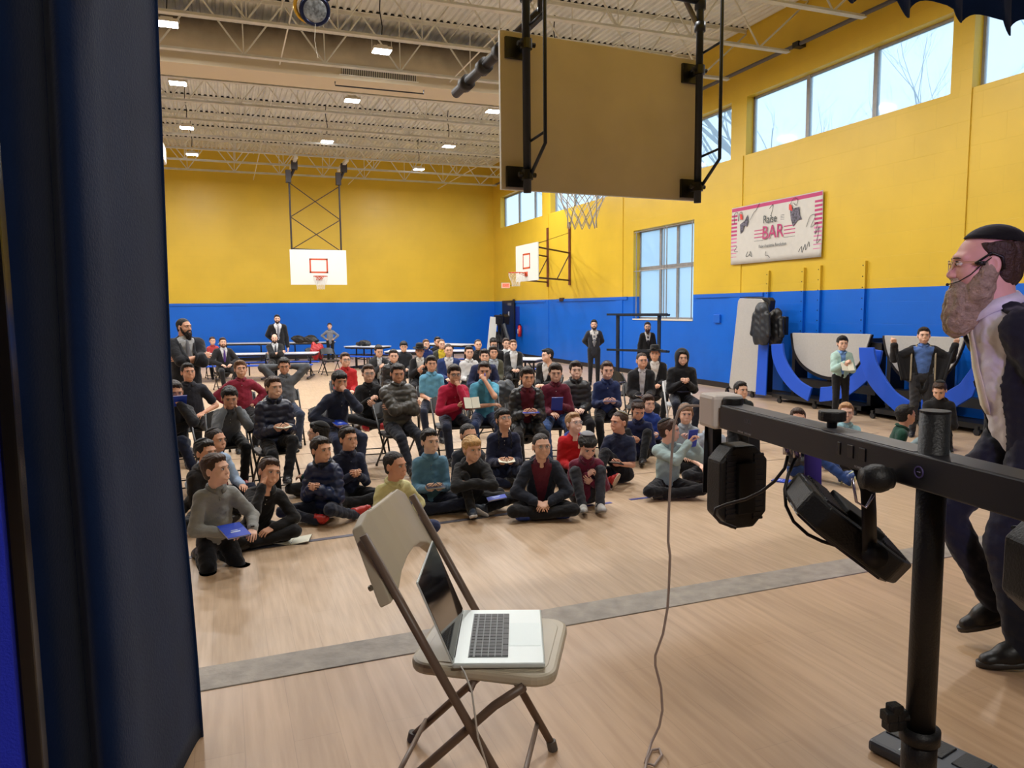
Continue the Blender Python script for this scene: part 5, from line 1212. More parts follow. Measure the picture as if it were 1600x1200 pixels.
    def front(F, u, v):                                # front surface point at lateral u and height v along the torso
        for w_ in np.arange(.26*s+.05, .0, -cell*.5):
            p = P+Xs*u+U*v+Fw*w_; i = np.round((p-F.lo)/F.h).astype(int)
            if np.any(i < 0) or np.any(i >= F.n): continue
            if F.D[tuple(i)] < 0: return p
        return P+Xs*u+U*v+Fw*.1*s
    def collar(col, r0, flare, drop, gap, name='collar', th=.003, hgt=.030):
        mb = MB(); n = 26; rows = []
        for j, (r, z) in enumerate(((r0, -.004), (r0-.001, hgt*.9), (r0+.006, hgt), (r0+flare, hgt-drop))):
            row = []
            for i in range(n):
                a = gap+(2*pi-2*gap)*i/(n-1); fr_ = max(0, cos(a)); c_ = N_+nd*z*1.0
                p = c_+Xs*(r*sin(a))+Fw*(r*cos(a)*1.05)-U*(fr_**2*(.020 if j < 3 else .032)); row.append(Vector(p))
            rows.append(row)
        V = [p for r_ in rows for p in r_]; Fc = [(j*n+i, j*n+i+1, (j+1)*n+i+1, (j+1)*n+i) for j in range(3) for i in range(n-1)]
        mb.add(V, Fc); return mb.build(name, cmat(col), body, True, solid=th)
    nr = .056*hs+.004 if s < .97 else .068
    if kind in ('suit', 'coat') or inner:
        ic = inner or ('shirt', (214, 210, 206)); _, FI = garment('shirt', .007, ic[1], 'shirt', 'short' if kind != 'suit' else 'none', down=-.07 if not (kind == 'suit' and (open_ or 0) > .15) else .0)
    if kind == 'suit':
        g, F1 = garment('jacket', off, tcol, 'suit', 'long', open_w=(open_ or .085), openv=.16 if not open_ else (-.25 if open_ > .15 else .08), down=.12)
        collar(ic[1], nr, .020, .024, .28) if hs < 1.1 else collar(ic[1], nr*1.06, .026, .040, .25, hgt=.050)
        # lapels
        for sg in (-1, 1):
            q = MB(); L_ = []
            for t in np.linspace(0, 1, 7):
                vv = .44-.30*t; wd = max(.0, (vv-.13)/(.37))**.85*.085; uo = wd+.002; ui = wd+.038*sin(pi*min(1, t*.9+.12))
                a = front(F1, sg*(ui+.004)*s, vv*s)+Fw*.004; b_ = front(F1, sg*(ui)*s, vv*s)*0+P+Xs*sg*uo*s+U*vv*s+Fw*((a-P) @ Fw+.003); L_.append((Vector(b_), Vector(a+Fw*.002)))
            q.add([p for l in L_ for p in l], [(2*i, 2*i+1, 2*i+3, 2*i+2) for i in range(6)]); q.build('lapel', cmat(tcol), body, True, solid=.005)
    elif kind in ('coat', 'puffer', 'hoodie') and inner:
        g, F1 = garment('coat' if kind != 'hoodie' else 'hooded_jacket', off, tcol, kind, 'long', open_w=open_ or .10, openv=-.2 if kind != 'hoodie' else .0, down=(.16 if (open_ or .1) > .06 else -.02) if kind != 'hoodie' else .02)
        collar(inner[1], nr, .018, .022, .25)
    else:
        g, F1 = garment({'polo': 'polo_shirt', 'tshirt': 't_shirt', 'shirt': 'shirt', 'sweater': 'sweater', 'hoodie': 'hoodie', 'puffer': 'puffer_jacket', 'coat': 'coat'}[kind], off, tcol, kind, 'short' if kind in ('polo', 'tshirt') else 'long', down=(.0 if pose != 'stand' else .06) if kind != 'puffer' else (.02 if pose != 'stand' else .08))
        cc = hoodcol or tcol
        if kind in ('polo', 'shirt', 'sweater'): collar(cc if kind != 'sweater' else (hoodcol or tuple(int(c*.85) for c in tcol)), nr+off*.4, .020 if kind != 'sweater' else .012, .022, .22)
        elif kind == 'puffer': collar(cc, nr+.014, .012, .006, .15, 'collar', .012, .050)
        elif kind == 'tshirt': collar(cc, nr+.002, .006, .004, .01)
        if dist < 13 and kind in ('polo', 'shirt', 'sweater'):
            q = MB()
            for vv in (.42, .37): p = front(F1, 0, vv*s); q.sph(p+Fw*.002, .0045, None, 8, 6)
            bt = q.build('button', cmat((210, 208, 205), 'nylon') if sum(tcol) < 330 else cmat((120, 118, 112), 'nylon'), body)
            q = MB(); q.tube([front(F1, .008, v2*s)+Fw*.001 for v2 in (.45, .41, .37, .33)], .0015, 4); q.build('placket', cmat(tuple(int(c*.7) for c in tcol)), body)
    if kind in ('hoodie', 'puffer', 'coat') and not hood and kind != 'suit':
        F = Fld(N_-.2, N_+.2, .010); bk = N_-Fw*.055*s+U*.0
        for i in range(9):
            a = -1.9+3.8*i/8; a2 = -1.9+3.8*(i+1)/8
            if i < 8: F.cone(N_+Xs*(.088*hs*sin(a))-Fw*(.080*hs*cos(a)+.012)+U*(.012-.015*abs(a)), N_+Xs*(.088*hs*sin(a2))-Fw*(.080*hs*cos(a2)+.012)+U*(.012-.015*abs(a2)), .026, .026, .01)
        V, Q = F.mesh(); V = relax(V, Q, 1); emit('hood', V, Q, cmat(hoodcol or tcol, 'nylon' if kind == 'puffer' else 'cloth'), body)
    if arms[0] == 'spread':                            # open coat fronts hanging from the raised arms
        for sg, (A0, E_, W_, d_, hp_) in Af.items():
            hipp = P+Xs*sg*.16*s-npv([0, 0, .05*s]); out = P+Xs*sg*.30*s-npv([0, 0, .04*s])+Fw*.05
            def pan(u, v): a = A0+(W_-A0)*u+(E_-(A0+W_)/2)*(4*u*(1-u)*.5); b_ = hipp+(out-hipp)*u; p = a*(1-v)+b_*v+Fw*(.03+.012*sin(u*14)*v); return Vector(p)
            cp = MB().grid(pan, 14, 12).build('coat_front', cmat(tcol), body, True, solid=.02)
            MB().tube([Vector(npv(pan(0.05, v))+Fw*.02) for v in np.linspace(.05, 1, 10)], .022*s, 8, flat=.6).build('fur_lining', cmat(hoodcol or tcol), cp, True)
    if tie:
        q = MB(); L_ = []
        Ft = FI if (kind in ('suit', 'coat') or inner) else F1
        wid = [.017, .011, .017, .024, .030, .034, .036, .020]
        vs_ = [.475, .462, .43, .37, .30, .22, .15, .115]
        pts = []
        for vv, wd in zip(vs_, wid):
            p = front(Ft, 0, vv*s)
            wv = (p-P) @ Fw; 
            pts.append((P+U*vv*s+Fw*(wv+.007), wd*s))
        # keep the tie smooth
        V = []
        for p, wd in pts: V += [Vector(p-Xs*wd), Vector(p+Fw*.003), Vector(p+Xs*wd)]
        q.add(V, [(3*i+k, 3*i+k+1, 3*i+k+4, 3*i+k+3) for i in range(len(pts)-1) for k in (0, 1)]); q.build('tie', cmat(tie), body, True, solid=.004)
    # ---- hair, brows, cap, beard, glasses
    hv_, hq = hair_tpl(hcell*1.1, hair[0]); mb = MB(); brows(mb); bv, bq, bm = mbq(mb)
    emit('hair', np.vstack([T(hv_), T(bv)]), np.vstack([hq, bq+len(hv_)]), cmat(hair[1], 'hair'), body)
    if cap:
        ck, cc = cap[0], cap[1]; back, thm, gr = {'kippah': (-.50, .78, .013), 'big': (-.30, 1.02, .016), 'small': (-.75, .62, .012), 'hat': (0, 0, 0), 'pulled': (-.18, 1.12, .016)}[ck]
        if ck != 'hat':
            Rc = np.array(Matrix.Rotation(-back, 3, 'X')); mb = MB(); V = []; n = 28; m_ = 9; Rr = [x+gr for x in CRR]
            Rr = [x+HTH[hair[0]]+.0055 for x in CRR]
            for gg in (0, -.004):
                for j in range(m_):
                    t = thm*j/(m_-1)
                    for i in range(n):
                        a = 2*pi*i/n; d = Rc @ npv([sin(t)*cos(a), sin(t)*sin(a), cos(t)]); V.append(Vector(T(npv(CRC)+npv([0, -.003, .002])+d*(npv(Rr)+gg))))
            Fc = []
            for L0 in (0, 1):
                for j in range(m_-1):
                    for i in range(n): a_ = L0*n*m_+j*n+i; b_ = L0*n*m_+j*n+(i+1) % n; Fc.append((a_, a_+n, b_+n, b_) if not L0 else (a_, b_, b_+n, a_+n))
            for i in range(n): Fc.append(((m_-1)*n+i, n*m_+(m_-1)*n+i, n*m_+(m_-1)*n+(i+1) % n, (m_-1)*n+(i+1) % n))
            mb.add(V, Fc); co_ = mb.build('kippah', cmat(cc), body, True)
            if len(cap) > 2:
                q = MB(); q.tube([Vector(T(npv(CRC)+(Rc @ npv([sin(thm)*cos(a), sin(thm)*sin(a), cos(thm)]))*(npv(Rr)+.001))) for a in [2*pi*i/24 for i in range(24)]], .0025, 5, closed=True); q.build('trim', cmat(cap[2]), co_)
        else:
            mb = MB(); prof = [(0, .165), (.055, .163), (.082, .150), (.088, .10), (.092, .072), (.130, .066), (.150, .074), (.152, .070), (.130, .060), (.088, .062)]
            V = []; n = 28
            for r_, z_ in prof:
                for i in range(n): a = 2*pi*i/n; V.append(Vector(T((r_*cos(a)*.92, -.018+r_*sin(a)*1.08, z_))))
            Fc = [(j*n+i, j*n+(i+1) % n, (j+1)*n+(i+1) % n, (j+1)*n+i) for j in range(len(prof)-1) for i in range(n)]
            mb.add(V, Fc); ht = mb.build('hat', cmat(cc), body, True)
    if beard:
        v, q = beard_tpl(hcell, beard[0]); emit('beard', T(v), q, cmat(beard[1], 'hair'), body)
    if glasses:
        mb = MB(); gr = .0016 if dist < 9 else .0022
        for sg in (-1, 1):
            mb.tube([Vector(T((sg*.031+.0205*cos(a), .1035-.004*abs(cos(a)), .006+.0165*sin(a)))) for a in [2*pi*i/18 for i in range(18)]], gr, 5, closed=True)
            mb.tube([Vector(T(p)) for p in ((sg*.051, .100, .010), (sg*.071, .070, .012), (sg*.082, .0, .008))], gr, 5)
        mb.tube([Vector(T(p)) for p in ((-.0105, .105, .010), (0, .108, .013), (.0105, .105, .010))], gr, 5)
        go = mb.build('glasses', mat(f'glasses_{glasses[0]}', glasses, .3, metal=.3), body, True)
        for sg in (-1, 1): MB().sph(Vector(T((sg*.031, .103, .006))), (.019*hs, .0008, .0155*hs), Matrix(Rh.tolist()), 14, 6).build('lens', mat('clear_lens', (235, 240, 245), .02, alpha=.12), go)
    if payos:
        for sg in (-1, 1):
            L_ = payos[0]; mb = MB(); pts = []; q_ = T((sg*.073, .012, -.006))
            for i in range(int(10+L_*60)):
                t = i/(9+L_*60); p = q_+npv([0, 0, -L_*t])+npv([.005*cos(t*L_*140), .010*min(1, t*3)+.005*sin(t*L_*140), 0])
                p = p+Fw*.085*min(1, t*1.6)*(1 if L_ > .1 else 0); pts.append(Vector(p))
            mb.tube(pts, [.0065-.003*i/len(pts) for i in range(len(pts))], 6); mb.build('sidelock', cmat(hair[1], 'hair'), body, True)
    if hood:
        F = Fld(Hc-.26, Hc+.24, .0085); HR = Rh
        F.ell(Hc+Rh @ npv([0, -.03, .02])*hs, (.112, .128, .130), 0); F.cone(Hc+Rh @ npv([0, -.03, -.06]), N_-Fw*.02, .095, .10, .04)
        F.ell(Hc+Rh @ npv([0, .09, -.01])*hs, (.070, .10, .098), .01, 's')
        V, Q = F.mesh(); V = relax(V, Q, 1); emit('hood', V, Q, cmat(hoodcol or tcol), body)
    rec = dict(o=body, root=root, ang=ang, P=P, Hc=Hc, Af=Af, Lg=Lg, s=s, Fw=Fw, Xs=Xs, U=U, T=T)
    def toW(p): p = npv(p); ca, sa = cos(ang), sin(ang); return Vector((root[0]+p[0]*ca-p[1]*sa, root[1]+p[0]*sa+p[1]*ca, root[2]+p[2]))
    rec['W'] = toW; PEOPLE.append(rec); return rec
# ---- booklets and other hand-held things
M_page = mat('book_page', (224, 222, 205), .8); M_bkblue = mat('book_blue', (30, 66, 190), .45); M_bkdark = mat('book_dark', (26, 28, 52), .5)
BOOKG = {'blue': M_bkblue, 'dark': M_bkdark}
def booklet(c, rot, label, col='blue', w_=.14, h_=.20, t=.012, group=None, open_=False, title=True):
    m = Matrix.Translation(c) @ rot.to_4x4(); r = empty('booklet', (0, 0, 0), 0, label, 'booklet', group); r.matrix_world = m
    if not open_:
        MB().box((0, 0, t/2-.001), (w_, h_, .0018)).box((0, 0, -t/2+.001), (w_, h_, .0018)).box((-w_/2+.001, 0, 0), (.002, h_, t)).build('cover', BOOKG[col], r)
        MB().box((.002, 0, 0), (w_-.006, h_-.006, t-.004)).build('pages', M_page, r)
        if title and col == 'blue': MB().box((0, .03, t/2+.0004), (w_*.42, .016, .0006)).box((0, .005, t/2+.0004), (w_*.30, .008, .0006)).build('cover_print', mat('pale_blue_print', (190, 205, 235), .6), r)
    else:
        for s in (-1, 1):
            R_ = Matrix.Rotation(s*radians(-9), 3, 'Y'); MB().box(Vector((s*w_/2, 0, .008)), (w_-.004, h_, .006), R_).build('pages', M_page, r); MB().box(Vector((s*w_/2, 0, .003)), (w_, h_+.006, .002), R_).build('cover', BOOKG[col], r)
    return r
def held(rec, hands, label, col='blue', tiltx=-35, up=.0, fwd_=.06, **kw):
    """booklet between the palms (hands: 1 right, -1 left, 0 both)"""
    hs_ = [rec['Af'][g] for g in ((1, -1) if hands == 0 else (hands,))]
    c = sum([a[2]+unit(a[2]-a[1])*.07*rec['s'] for a in hs_])/len(hs_)+npv([0, fwd_-.04, .012+up])
    ang = rec['ang']; R_ = Matrix.Rotation(ang, 3, 'Z') @ Matrix.Rotation(radians(-tiltx), 3, 'X')
    return booklet(rec['W'](c), R_, label, col, **kw)
CHAIRS = []
def chair_for(rec, label, white=False):
    label = ' '.join(label.split()[:16])
    w_ = rec['W']((0, .03, 0)); CHAIRS.append(((w_.x, w_.y, 0), rec['ang'], label, white))
# ------------------------------------------------------------------ the people
SK1, SK2, SK3, SK4 = (228, 182, 158), (220, 168, 140), (212, 158, 130), (236, 198, 178)
BLK, BR, DBR, LBR, BLD = (20, 17, 17), (58, 38, 28), (36, 26, 22), (104, 74, 50), (196, 156, 104)
NAVY, BLACK, CHAR = (28, 34, 58), (20, 20, 23), (44, 46, 52)
PB, PN = (19, 20, 25), (30, 36, 56)
SNB = ((24, 24, 26), (38, 38, 40)); SNW = ((26, 26, 28), (214, 214, 210))
P = person
# -- front rows on the floor
p = P('boy in light grey sweater kneeling nearest the curtain, face turned right', 338, 734, 'kneel', .84, b=20, h=52, pit=-4, lean=8, top=('sweater', (134, 136, 134)), pants=PB, hair=('short', BR), arms=(('p', (.02, .27, .12), (.8, -.4, -.4), (.6, .2, .8), 'hold'), ('p', (.20, .36, .13), (.6, -.6, -.2), (.2, .2, 1), 'relax')), skin=SK1)
held(p, 1, 'blue booklet lying on the lap of the kneeling boy in grey', tiltx=12, up=.02, fwd_=.07, w_=.17, h_=.22)
q_ = p['Af'][-1]; w_ = p['W'](q_[2]-unit(q_[2]-q_[1])*.01)
c_ = MB().tube([w_+Vector((.031*cos(a), .031*sin(a), .006*sin(a*1))) for a in [2*pi*i/14 for i in range(14)]], .005, 6, closed=True).box(w_+Vector((0, -.02, .026)), (.026, .026, .010)); tag(c_.build('wristwatch', mat('watch_black', (14, 14, 20), .3)), 'dark watch on the wrist of the kneeling boy in grey', 'watch')
P('boy in black jacket with pale shoulder stripes leaning behind the grey sweater', 322, 712, 'sidesit', .84, b=30, h=40, lean=4, top=('hoodie', (30, 28, 30)), pants=PB, hair=('short', BLK), cap=('kippah', (14, 14, 16)), arms=('lap', ('p', (-.33, -.02, .02), (.5, -1, .3), (0, 0, 1), 'flat')), skin=SK2, depth=6.75)
P('boy in pale blue shirt and black kippah with right leg out, behind the black jacket', 338, 697, 'sidesit', .86, b=35, h=45, lean=10, top=('shirt', (164, 186, 214)), pants=(22, 30, 52), hair=('buzz', DBR), cap=('kippah', (16, 16, 18)), arms=('thigh', 'knee'), skin=SK2, depth=7.35)
p = P('boy in black shirt and velvet kippah resting his cheek on one hand', 421, 738, 'indian', .84, b=15, h=25, pit=-2, tilt=-14, lean=22, side=-12, top=('shirt', (24, 23, 25)), pants=(22, 21, 24), hair=('short', BR), cap=('kippah', (12, 12, 13)), arms=('cheek', ('p', (.10, .34, .08), (.9, -.2, .1), (.2, .4, 1), 'relax')), skin=SK2)
booklet(G(421, 823, .008), Matrix.Rotation(.2, 3, 'Z'), 'blue booklet on the floor beside the boy resting his cheek', w_=.15, h_=.19)
o = booklet(G(457, 845, .004), Matrix.Rotation(-.25, 3, 'Z'), 'open booklet with pale pages lying on the grey tape line', 'dark', .15, .20, open_=True)
P('boy in dark navy and blue jacket kneeling sideways with a red sole showing', 502, 703, 'sidesit', .84, b=-28, h=34, lean=8, top=('puffer', (26, 40, 78)), hoodcol=(20, 26, 44), pants=(28, 33, 50), hair=('short', DBR), arms=('fidget', 'fidget'), skin=SK2, shoes=((180, 40, 36), (200, 52, 44)))
P('boy in teal shirt with black kippah seen from behind, face to the left', 497, 681, 'indian', .84, b=-110, h=-100, lean=8, top=('shirt', (30, 92, 92)), pants=PB, hair=('short', BLK), cap=('big', (16, 15, 15)), glasses=(90, 90, 96), skin=SK1, depth=7.9)
P('boy in navy polo with dark grey kippah holding something purple', 545, 698, 'indian', .86, b=18, h=30, lean=6, top=('shirt', (30, 36, 60)), pants=PB, hair=('short', DBR), cap=('kippah', (52, 50, 58)), arms=('fidget', 'fidget'), skin=SK2, depth=7.45)
p = P('boy in pale yellow shirt behind the beige chair, looking right', 618, 728, 'indian', .84, b=30, h=48, lean=14, top=('shirt', (208, 204, 150)), pants=(44, 54, 92), hair=('buzz', (30, 24, 22)), arms=('knee', 'thigh'), skin=SK3)
p = P('boy in light blue shirt sitting cross-legged with a dark booklet', 672, 690, 'indian', .88, b=8, h=26, lean=6, top=('shirt', (92, 136, 166)), pants=PN, hair=('short', BLK), arms=('book', 'book'), skin=SK4, cap=('small', (60, 60, 66)))
held(p, 0, 'dark booklet held in the lap by the boy in light blue shirt', 'dark', tiltx=5, up=.01, w_=.17, h_=.12)
P('boy with glasses in charcoal shirt sitting behind the blond boy', 732, 668, 'indian', .86, b=8, h=24, lean=6, top=('shirt', (56, 60, 70)), pants=PB, hair=('buzz', BLK), cap=('small', (34, 34, 38)), glasses=(150, 150, 160), skin=SK2, depth=7.55)
P('blond boy in black hoodie hugging one raised knee, black and white sneakers', 738, 702, 'oneknee', .84, b=6, h=24, pit=2, lean=20, top=('hoodie', (32, 33, 36)), pants=(20, 20, 23), hair=('mop', BLD), cap=('small', (22, 20, 20)), arms=('hug', 'hug'), skin=SK1, shoes=((46, 56, 72), (214, 214, 216)))
booklet(G(776, 778, .16), Matrix.Rotation(-.2, 3, 'Z') @ Matrix.Rotation(-.15, 3, 'Y'), 'blue booklet resting on the leg of the blond boy in black', w_=.18, h_=.13)
p = P('boy in navy sweater with glasses and long curled sidelocks, chin up', 787, 656, 'sidesit', .92, b=5, h=22, pit=-16, lean=4, top=('sweater', (28, 34, 62)), pants=(26, 36, 66), hair=('mop', BLK), cap=('pulled', (30, 28, 32)), arms=('book', 'book'), glasses=(170, 165, 168), payos=(.30,), skin=SK2)
held(p, 0, 'small open booklet held by the boy with long sidelocks', 'dark', tiltx=5, w_=.09, h_=.13, open_=True)
P('boy in navy hooded jacket over burgundy polo, glasses, clasped hands', 846, 698, 'indian', .90, b=4, h=16, pit=-3, lean=16, top=('hoodie', (32, 38, 52)), inner=('polo', (98, 34, 52)), open_=.11, pants=(24, 25, 30), hair=('buzz', DBR), arms=('ankle', 'ankle'), glasses=(140, 126, 120), skin=SK1, shoes=((26, 56, 132), (40, 70, 150)))
P('fair boy with glasses in bright red hoodie with blue lining', 897, 662, 'indian', .86, b=10, h=34, pit=-10, lean=8, top=('hoodie', (186, 28, 36)), hoodcol=(44, 66, 150), pants=PB, hair=('short', (160, 124, 88)), glasses=(150, 130, 120), mouth='smile', skin=SK4, depth=8.3)
P('boy in burgundy shirt with grey kippah looking down at his hands', 918, 697, 'kneesup', .84, b=12, h=18, pit=30, lean=20, top=('sweater', (104, 30, 54)), pants=(52, 54, 60), hair=('mop', BLK), cap=('kippah', (136, 138, 144)), arms=('write', 'pad'), skin=SK1, shoes=((190, 190, 186), (150, 150, 150)))
p = P('smiling boy in navy t-shirt with grey kippah looking left, shoe sole toward us', 967, 660, 'oneknee', .90, b=-14, h=-46, lean=6, top=('tshirt', (34, 42, 66)), pants=PB, hair=('buzz', BR), cap=('kippah', (118, 118, 118), (170, 160, 110)), arms=('knee', 'book'), mouth='smile', skin=SK3, shoes=((176, 42, 42), (206, 184, 156)), legs={1: ((.02, .40, .07), (1, .5, .3), (-.7, .4, .3)), -1: ((-.16, .50, .10), (-.5, .3, 1), (.25, .6, .75))})
held(p, -1, 'thin pale booklet held by the smiling boy in navy t-shirt', 'dark', tiltx=-20, w_=.12, h_=.16)
P('boy with dark kippah looking down behind the smiling boy', 997, 643, 'kneesup', .86, b=-6, h=14, pit=26, lean=10, top=('sweater', (26, 34, 70)), pants=PB, hair=('short', BR), cap=('kippah', (30, 28, 36)), arms=('knee', 'pad'), skin=SK2, depth=9.3, payos=(.05,))
p = P('boy in royal blue zip jacket with open mouth, right of the boy looking down', 1013, 637, 'indian', .86, b=16, h=26, lean=8, top=('hoodie', (34, 62, 140)), hoodcol=(26, 44, 104), pants=PB, hair=('thick', BR), arms=('book', 'book'), mouth='open', skin=SK1, depth=9.9)
held(p, 0, 'pale booklet held open by the boy in royal blue jacket', 'blue', tiltx=-15, w_=.10, h_=.15, open_=True)
p = P('boy in pale mint sweatshirt with black kippah raising a blue card to his face', 1046, 673, 'indian', .88, b=14, h=78, lean=6, top=('sweater', (158, 182, 182)), pants=PB, hair=('short', BR), cap=('kippah', (14, 14, 15)), arms=('hold', ('h', (.075, .21, -.10), (.8, .2, -1), (.9, -.3, .2), 'hold')), skin=SK1, shoes=((28, 28, 30), (226, 218, 190)))
w_ = p['W'](p['T']((0.01, .235, -.065))); booklet(w_, Matrix.Rotation(p['ang']+radians(30), 3, 'Z') @ Matrix.Rotation(radians(82), 3, 'X'), 'blue card held up before the face of the boy in mint', w_=.13, h_=.18, title=False)
P('child with long brown hair and blue kippah behind the raised blue card', 1071, 660, 'indian', .86, b=10, h=10, lean=4, top=('shirt', (150, 160, 168)), pants=PB, hair=('long', (128, 96, 72)), cap=('small', (52, 78, 132), (170, 186, 200)), skin=SK1, depth=8.9)
P('boy in pale grey-blue polo whose head is hidden by the white power box', 1110, 652, 'indian', .88, b=6, h=10, lean=4, top=('polo', (164, 178, 192)), pants=PB, hair=('short', BR), arms=('knee', 'lap'), skin=SK1, depth=8.3)
P('boy in dark jacket kneeling below the tall folded table, above the light bar end', 1158, 610, 'kneel', .90, b=20, h=34, lean=6, top=('hoodie', (26, 34, 38)), pants=PB, hair=('short', BLK), skin=SK1)
P('boy in black puffer and jeans, legs stretched out right under the light bar', 1247, 649, 'kneesup', .86, b=62, h=10, lean=-2, top=('puffer', (26, 27, 31)), pants=(34, 62, 116), hair=('short', BR), arms=('lap', 'thigh'), skin=SK1, shoes=((38, 66, 120), (206, 214, 170)), legs={1: ((.06, .72, .07), (.1, .1, 1), (.2, .5, 1)), -1: ((.02, .60, .07), (.2, .1, 1), (0, .6, .9))}, depth=8.4)
booklet(G(1222, 751, .008), Matrix.Rotation(.5, 3, 'Z'), 'blue booklet on the floor beside the black puffer, between the two lamp heads', w_=.15, h_=.19)
P('fair boy in pale aqua shirt with a kippah behind the knob of the light bar', 1322, 645, 'indian', .86, b=5, h=8, lean=4, top=('shirt', (150, 194, 206)), pants=PB, hair=('short', (170, 130, 92)), cap=('small', (60, 66, 80)), skin=SK4)
P('boy in dark green polo seen from his left side, looking away to the right', 1416, 645, 'indian', .90, b=100, h=118, lean=16, top=('polo', (24, 66, 52)), pants=PB, hair=('short', BLK), skin=SK2, arms=('lap', 'thigh'), depth=8.6)
P('boy in grey-green t-shirt leaning on his elbow, mostly behind the black pole', 1452, 652, 'indian', .86, b=-30, h=-40, lean=14, top=('tshirt', (120, 138, 142)), pants=PB, hair=('short', DBR), arms=('table', 'table'), skin=SK1, depth=8.0)
P('boy in black jacket kneeling and looking down, just left of the speaker', 1468, 610, 'kneel', .92, b=-6, h=-8, pit=26, lean=14, top=('hoodie', (24, 24, 27)), pants=PB, hair=('short', BR), cap=('kippah', (14, 14, 15)), arms=('fidget', 'fidget'), skin=SK1)
# -- boys on chairs, left block
def C(label, *a, white=False, chair='black folding chair under the ', **k):
    r = P(label, *a, **k); short = label.split(',')[0]; chair_for(r, chair+short, white); return r
p = C('boy in dark jacket with blue hood, holding a bent blue booklet to his mouth', 273, 613, 'lcross', .88, b=10, h=14, pit=10, lean=10, top=('hoodie', (36, 37, 42)), hoodcol=(40, 100, 180), pants=(26, 34, 56), hair=('short', DBR), arms=('crossin', 'mouth'), skin=SK3, shoes=((200, 84, 60), (70, 60, 66)), legs={1: ((.12, .40, None), (.25, .7, 1), (.1, 1, 0)), -1: ((.12, .42, .30), (-.4, .5, 1), (-.1, 1, 0))})
held(p, -1, 'bent blue booklet pressed to the mouth of the boy beside the curtain', tiltx=-60, up=-.02, w_=.18, h_=.13)
C('big boy in black polo with closed eyes, second row by the curtain', 294, 582, 'chair', .98, b=10, h=16, pit=-4, lean=4, hs=1.0, top=('polo', (32, 34, 44)), pants=PB, hair=('short', BLK), cap=('small', (70, 70, 76)), arms=('thigh', 'thigh'), skin=SK3, fat=1.12)
C('boy in grey sweater holding both cheeks, elbows on his knees', 359, 622, 'chair', .88, b=6, h=8, pit=14, lean=38, top=('sweater', (98, 102, 106)), pants=PB, hair=('thick', BLK), arms=('cheek', 'cheek'), skin=SK3, shoes=((176, 34, 36), (220, 216, 214)))
C('boy in crimson shirt with arms akimbo, behind the boy holding his cheeks', 376, 577, 'chair', .92, b=6, h=10, pit=-6, lean=4, top=('sweater', (142, 40, 62)), pants=PB, hair=('thick', LBR), arms=('hip', 'hip'), skin=SK2, fat=1.12)
p = C('boy in dark navy quilted jacket with legs crossed, open booklet in hand', 428, 606, 'lcross', .92, b=16, h=26, lean=8, top=('puffer', (30, 36, 58)), pants=PB, hair=('short', BR), arms=('book', 'book'), skin=SK1)
held(p, 0, 'white booklet lying open in the hands of the quilted navy jacket', 'dark', tiltx=0, w_=.08, h_=.13, open_=True)
p = C('boy in dark grey sweatshirt with both hands behind his head', 444, 572, 'chair', .94, b=6, h=2, pit=12, lean=-2, top=('sweater', (88, 92, 98)), hoodcol=(80, 84, 90), pants=(46, 56, 78), hair=('short', BLK), arms=('behead', 'behead'), skin=SK3)
booklet(p['W']((.03, .27, .62)), Matrix.Rotation(p['ang']+.4, 3, 'Z'), 'small blue booklet on the lap of the boy with hands behind his head', w_=.12, h_=.12)
p = C('boy in navy sweater with a fist at his mouth, blue booklet on his thigh', 531, 596, 'chair', .94, b=24, h=20, pit=6, lean=16, top=('sweater', (40, 46, 66)), pants=(46, 54, 82), hair=('mop', BLK), arms=('thigh', 'mouth'), skin=SK3)
held(p, 1, 'blue booklet on the thigh of the boy with a fist at his mouth', tiltx=10, up=.02)
C('boy with glasses in bright red jacket behind the boy with a fist at his mouth', 540, 576, 'chair', .92, b=10, h=16, lean=4, top=('sweater', (190, 40, 44)), pants=PB, hair=('short', BR), glasses=(60, 50, 50), skin=SK1, depth=12.2)
C('boy with glasses in black sweater sitting folded up with red shoes on his chair', 576, 584, 'lcross', .90, b=8, h=8, lean=4, top=('sweater', (28, 28, 31)), pants=(22, 22, 26), hair=('short', BR), cap=('small', (60, 54, 56)), glasses=(160, 150, 146), arms=('write', 'pad'), mouth='open', skin=SK1, shoes=((186, 40, 50), (214, 190, 180)), legs={1: ((-.08, .34, .52), (1, .5, .3), (-.8, .5, 0)), -1: ((-.04, .30, .50), (1, .5, .3), (-.8, .5, 0))})
C('boy in olive-grey puffer coat with crossed arms and outstretched legs', 621, 584, 'ext', .98, b=22, h=14, pit=8, lean=2, hs=1.0, top=('puffer', (68, 66, 62)), hoodcol=(58, 57, 54), pants=(26, 30, 42), hair=('short', BLK), arms=('cross', 'crossin'), skin=SK3, fat=1.1)
C('boy in sky blue polo shirt with a kippah, left of the crimson sweater', 674, 569, 'chair', .92, b=4, h=10, lean=4, top=('polo', (104, 168, 202)), pants=PN, hair=('thick', BLK), cap=('small', (90, 96, 108)), skin=SK2)
p = C('boy with glasses in bright crimson sweater resting his chin on his hand', 710, 585, 'chair', .96, b=14, h=14, pit=4, lean=20, hs=1.0, top=('sweater', (184, 34, 70)), pants=(36, 42, 62), hair=('thick', DBR), glasses=(40, 36, 38), arms=(('p', (.0, .34, .20), (.8, -.4, -.5), (.8, -.3, -.6), 'hold'), 'chin'), skin=SK2)
booklet(p['W'](p['Af'][1][2]+npv([-.16, .10, .05])), Matrix.Rotation(p['ang'], 3, 'Z') @ Matrix.Rotation(radians(-58), 3, 'X'), 'dark notebook held open showing a cream page, between crimson and turquoise shirts', 'dark', .10, .15, open_=True)
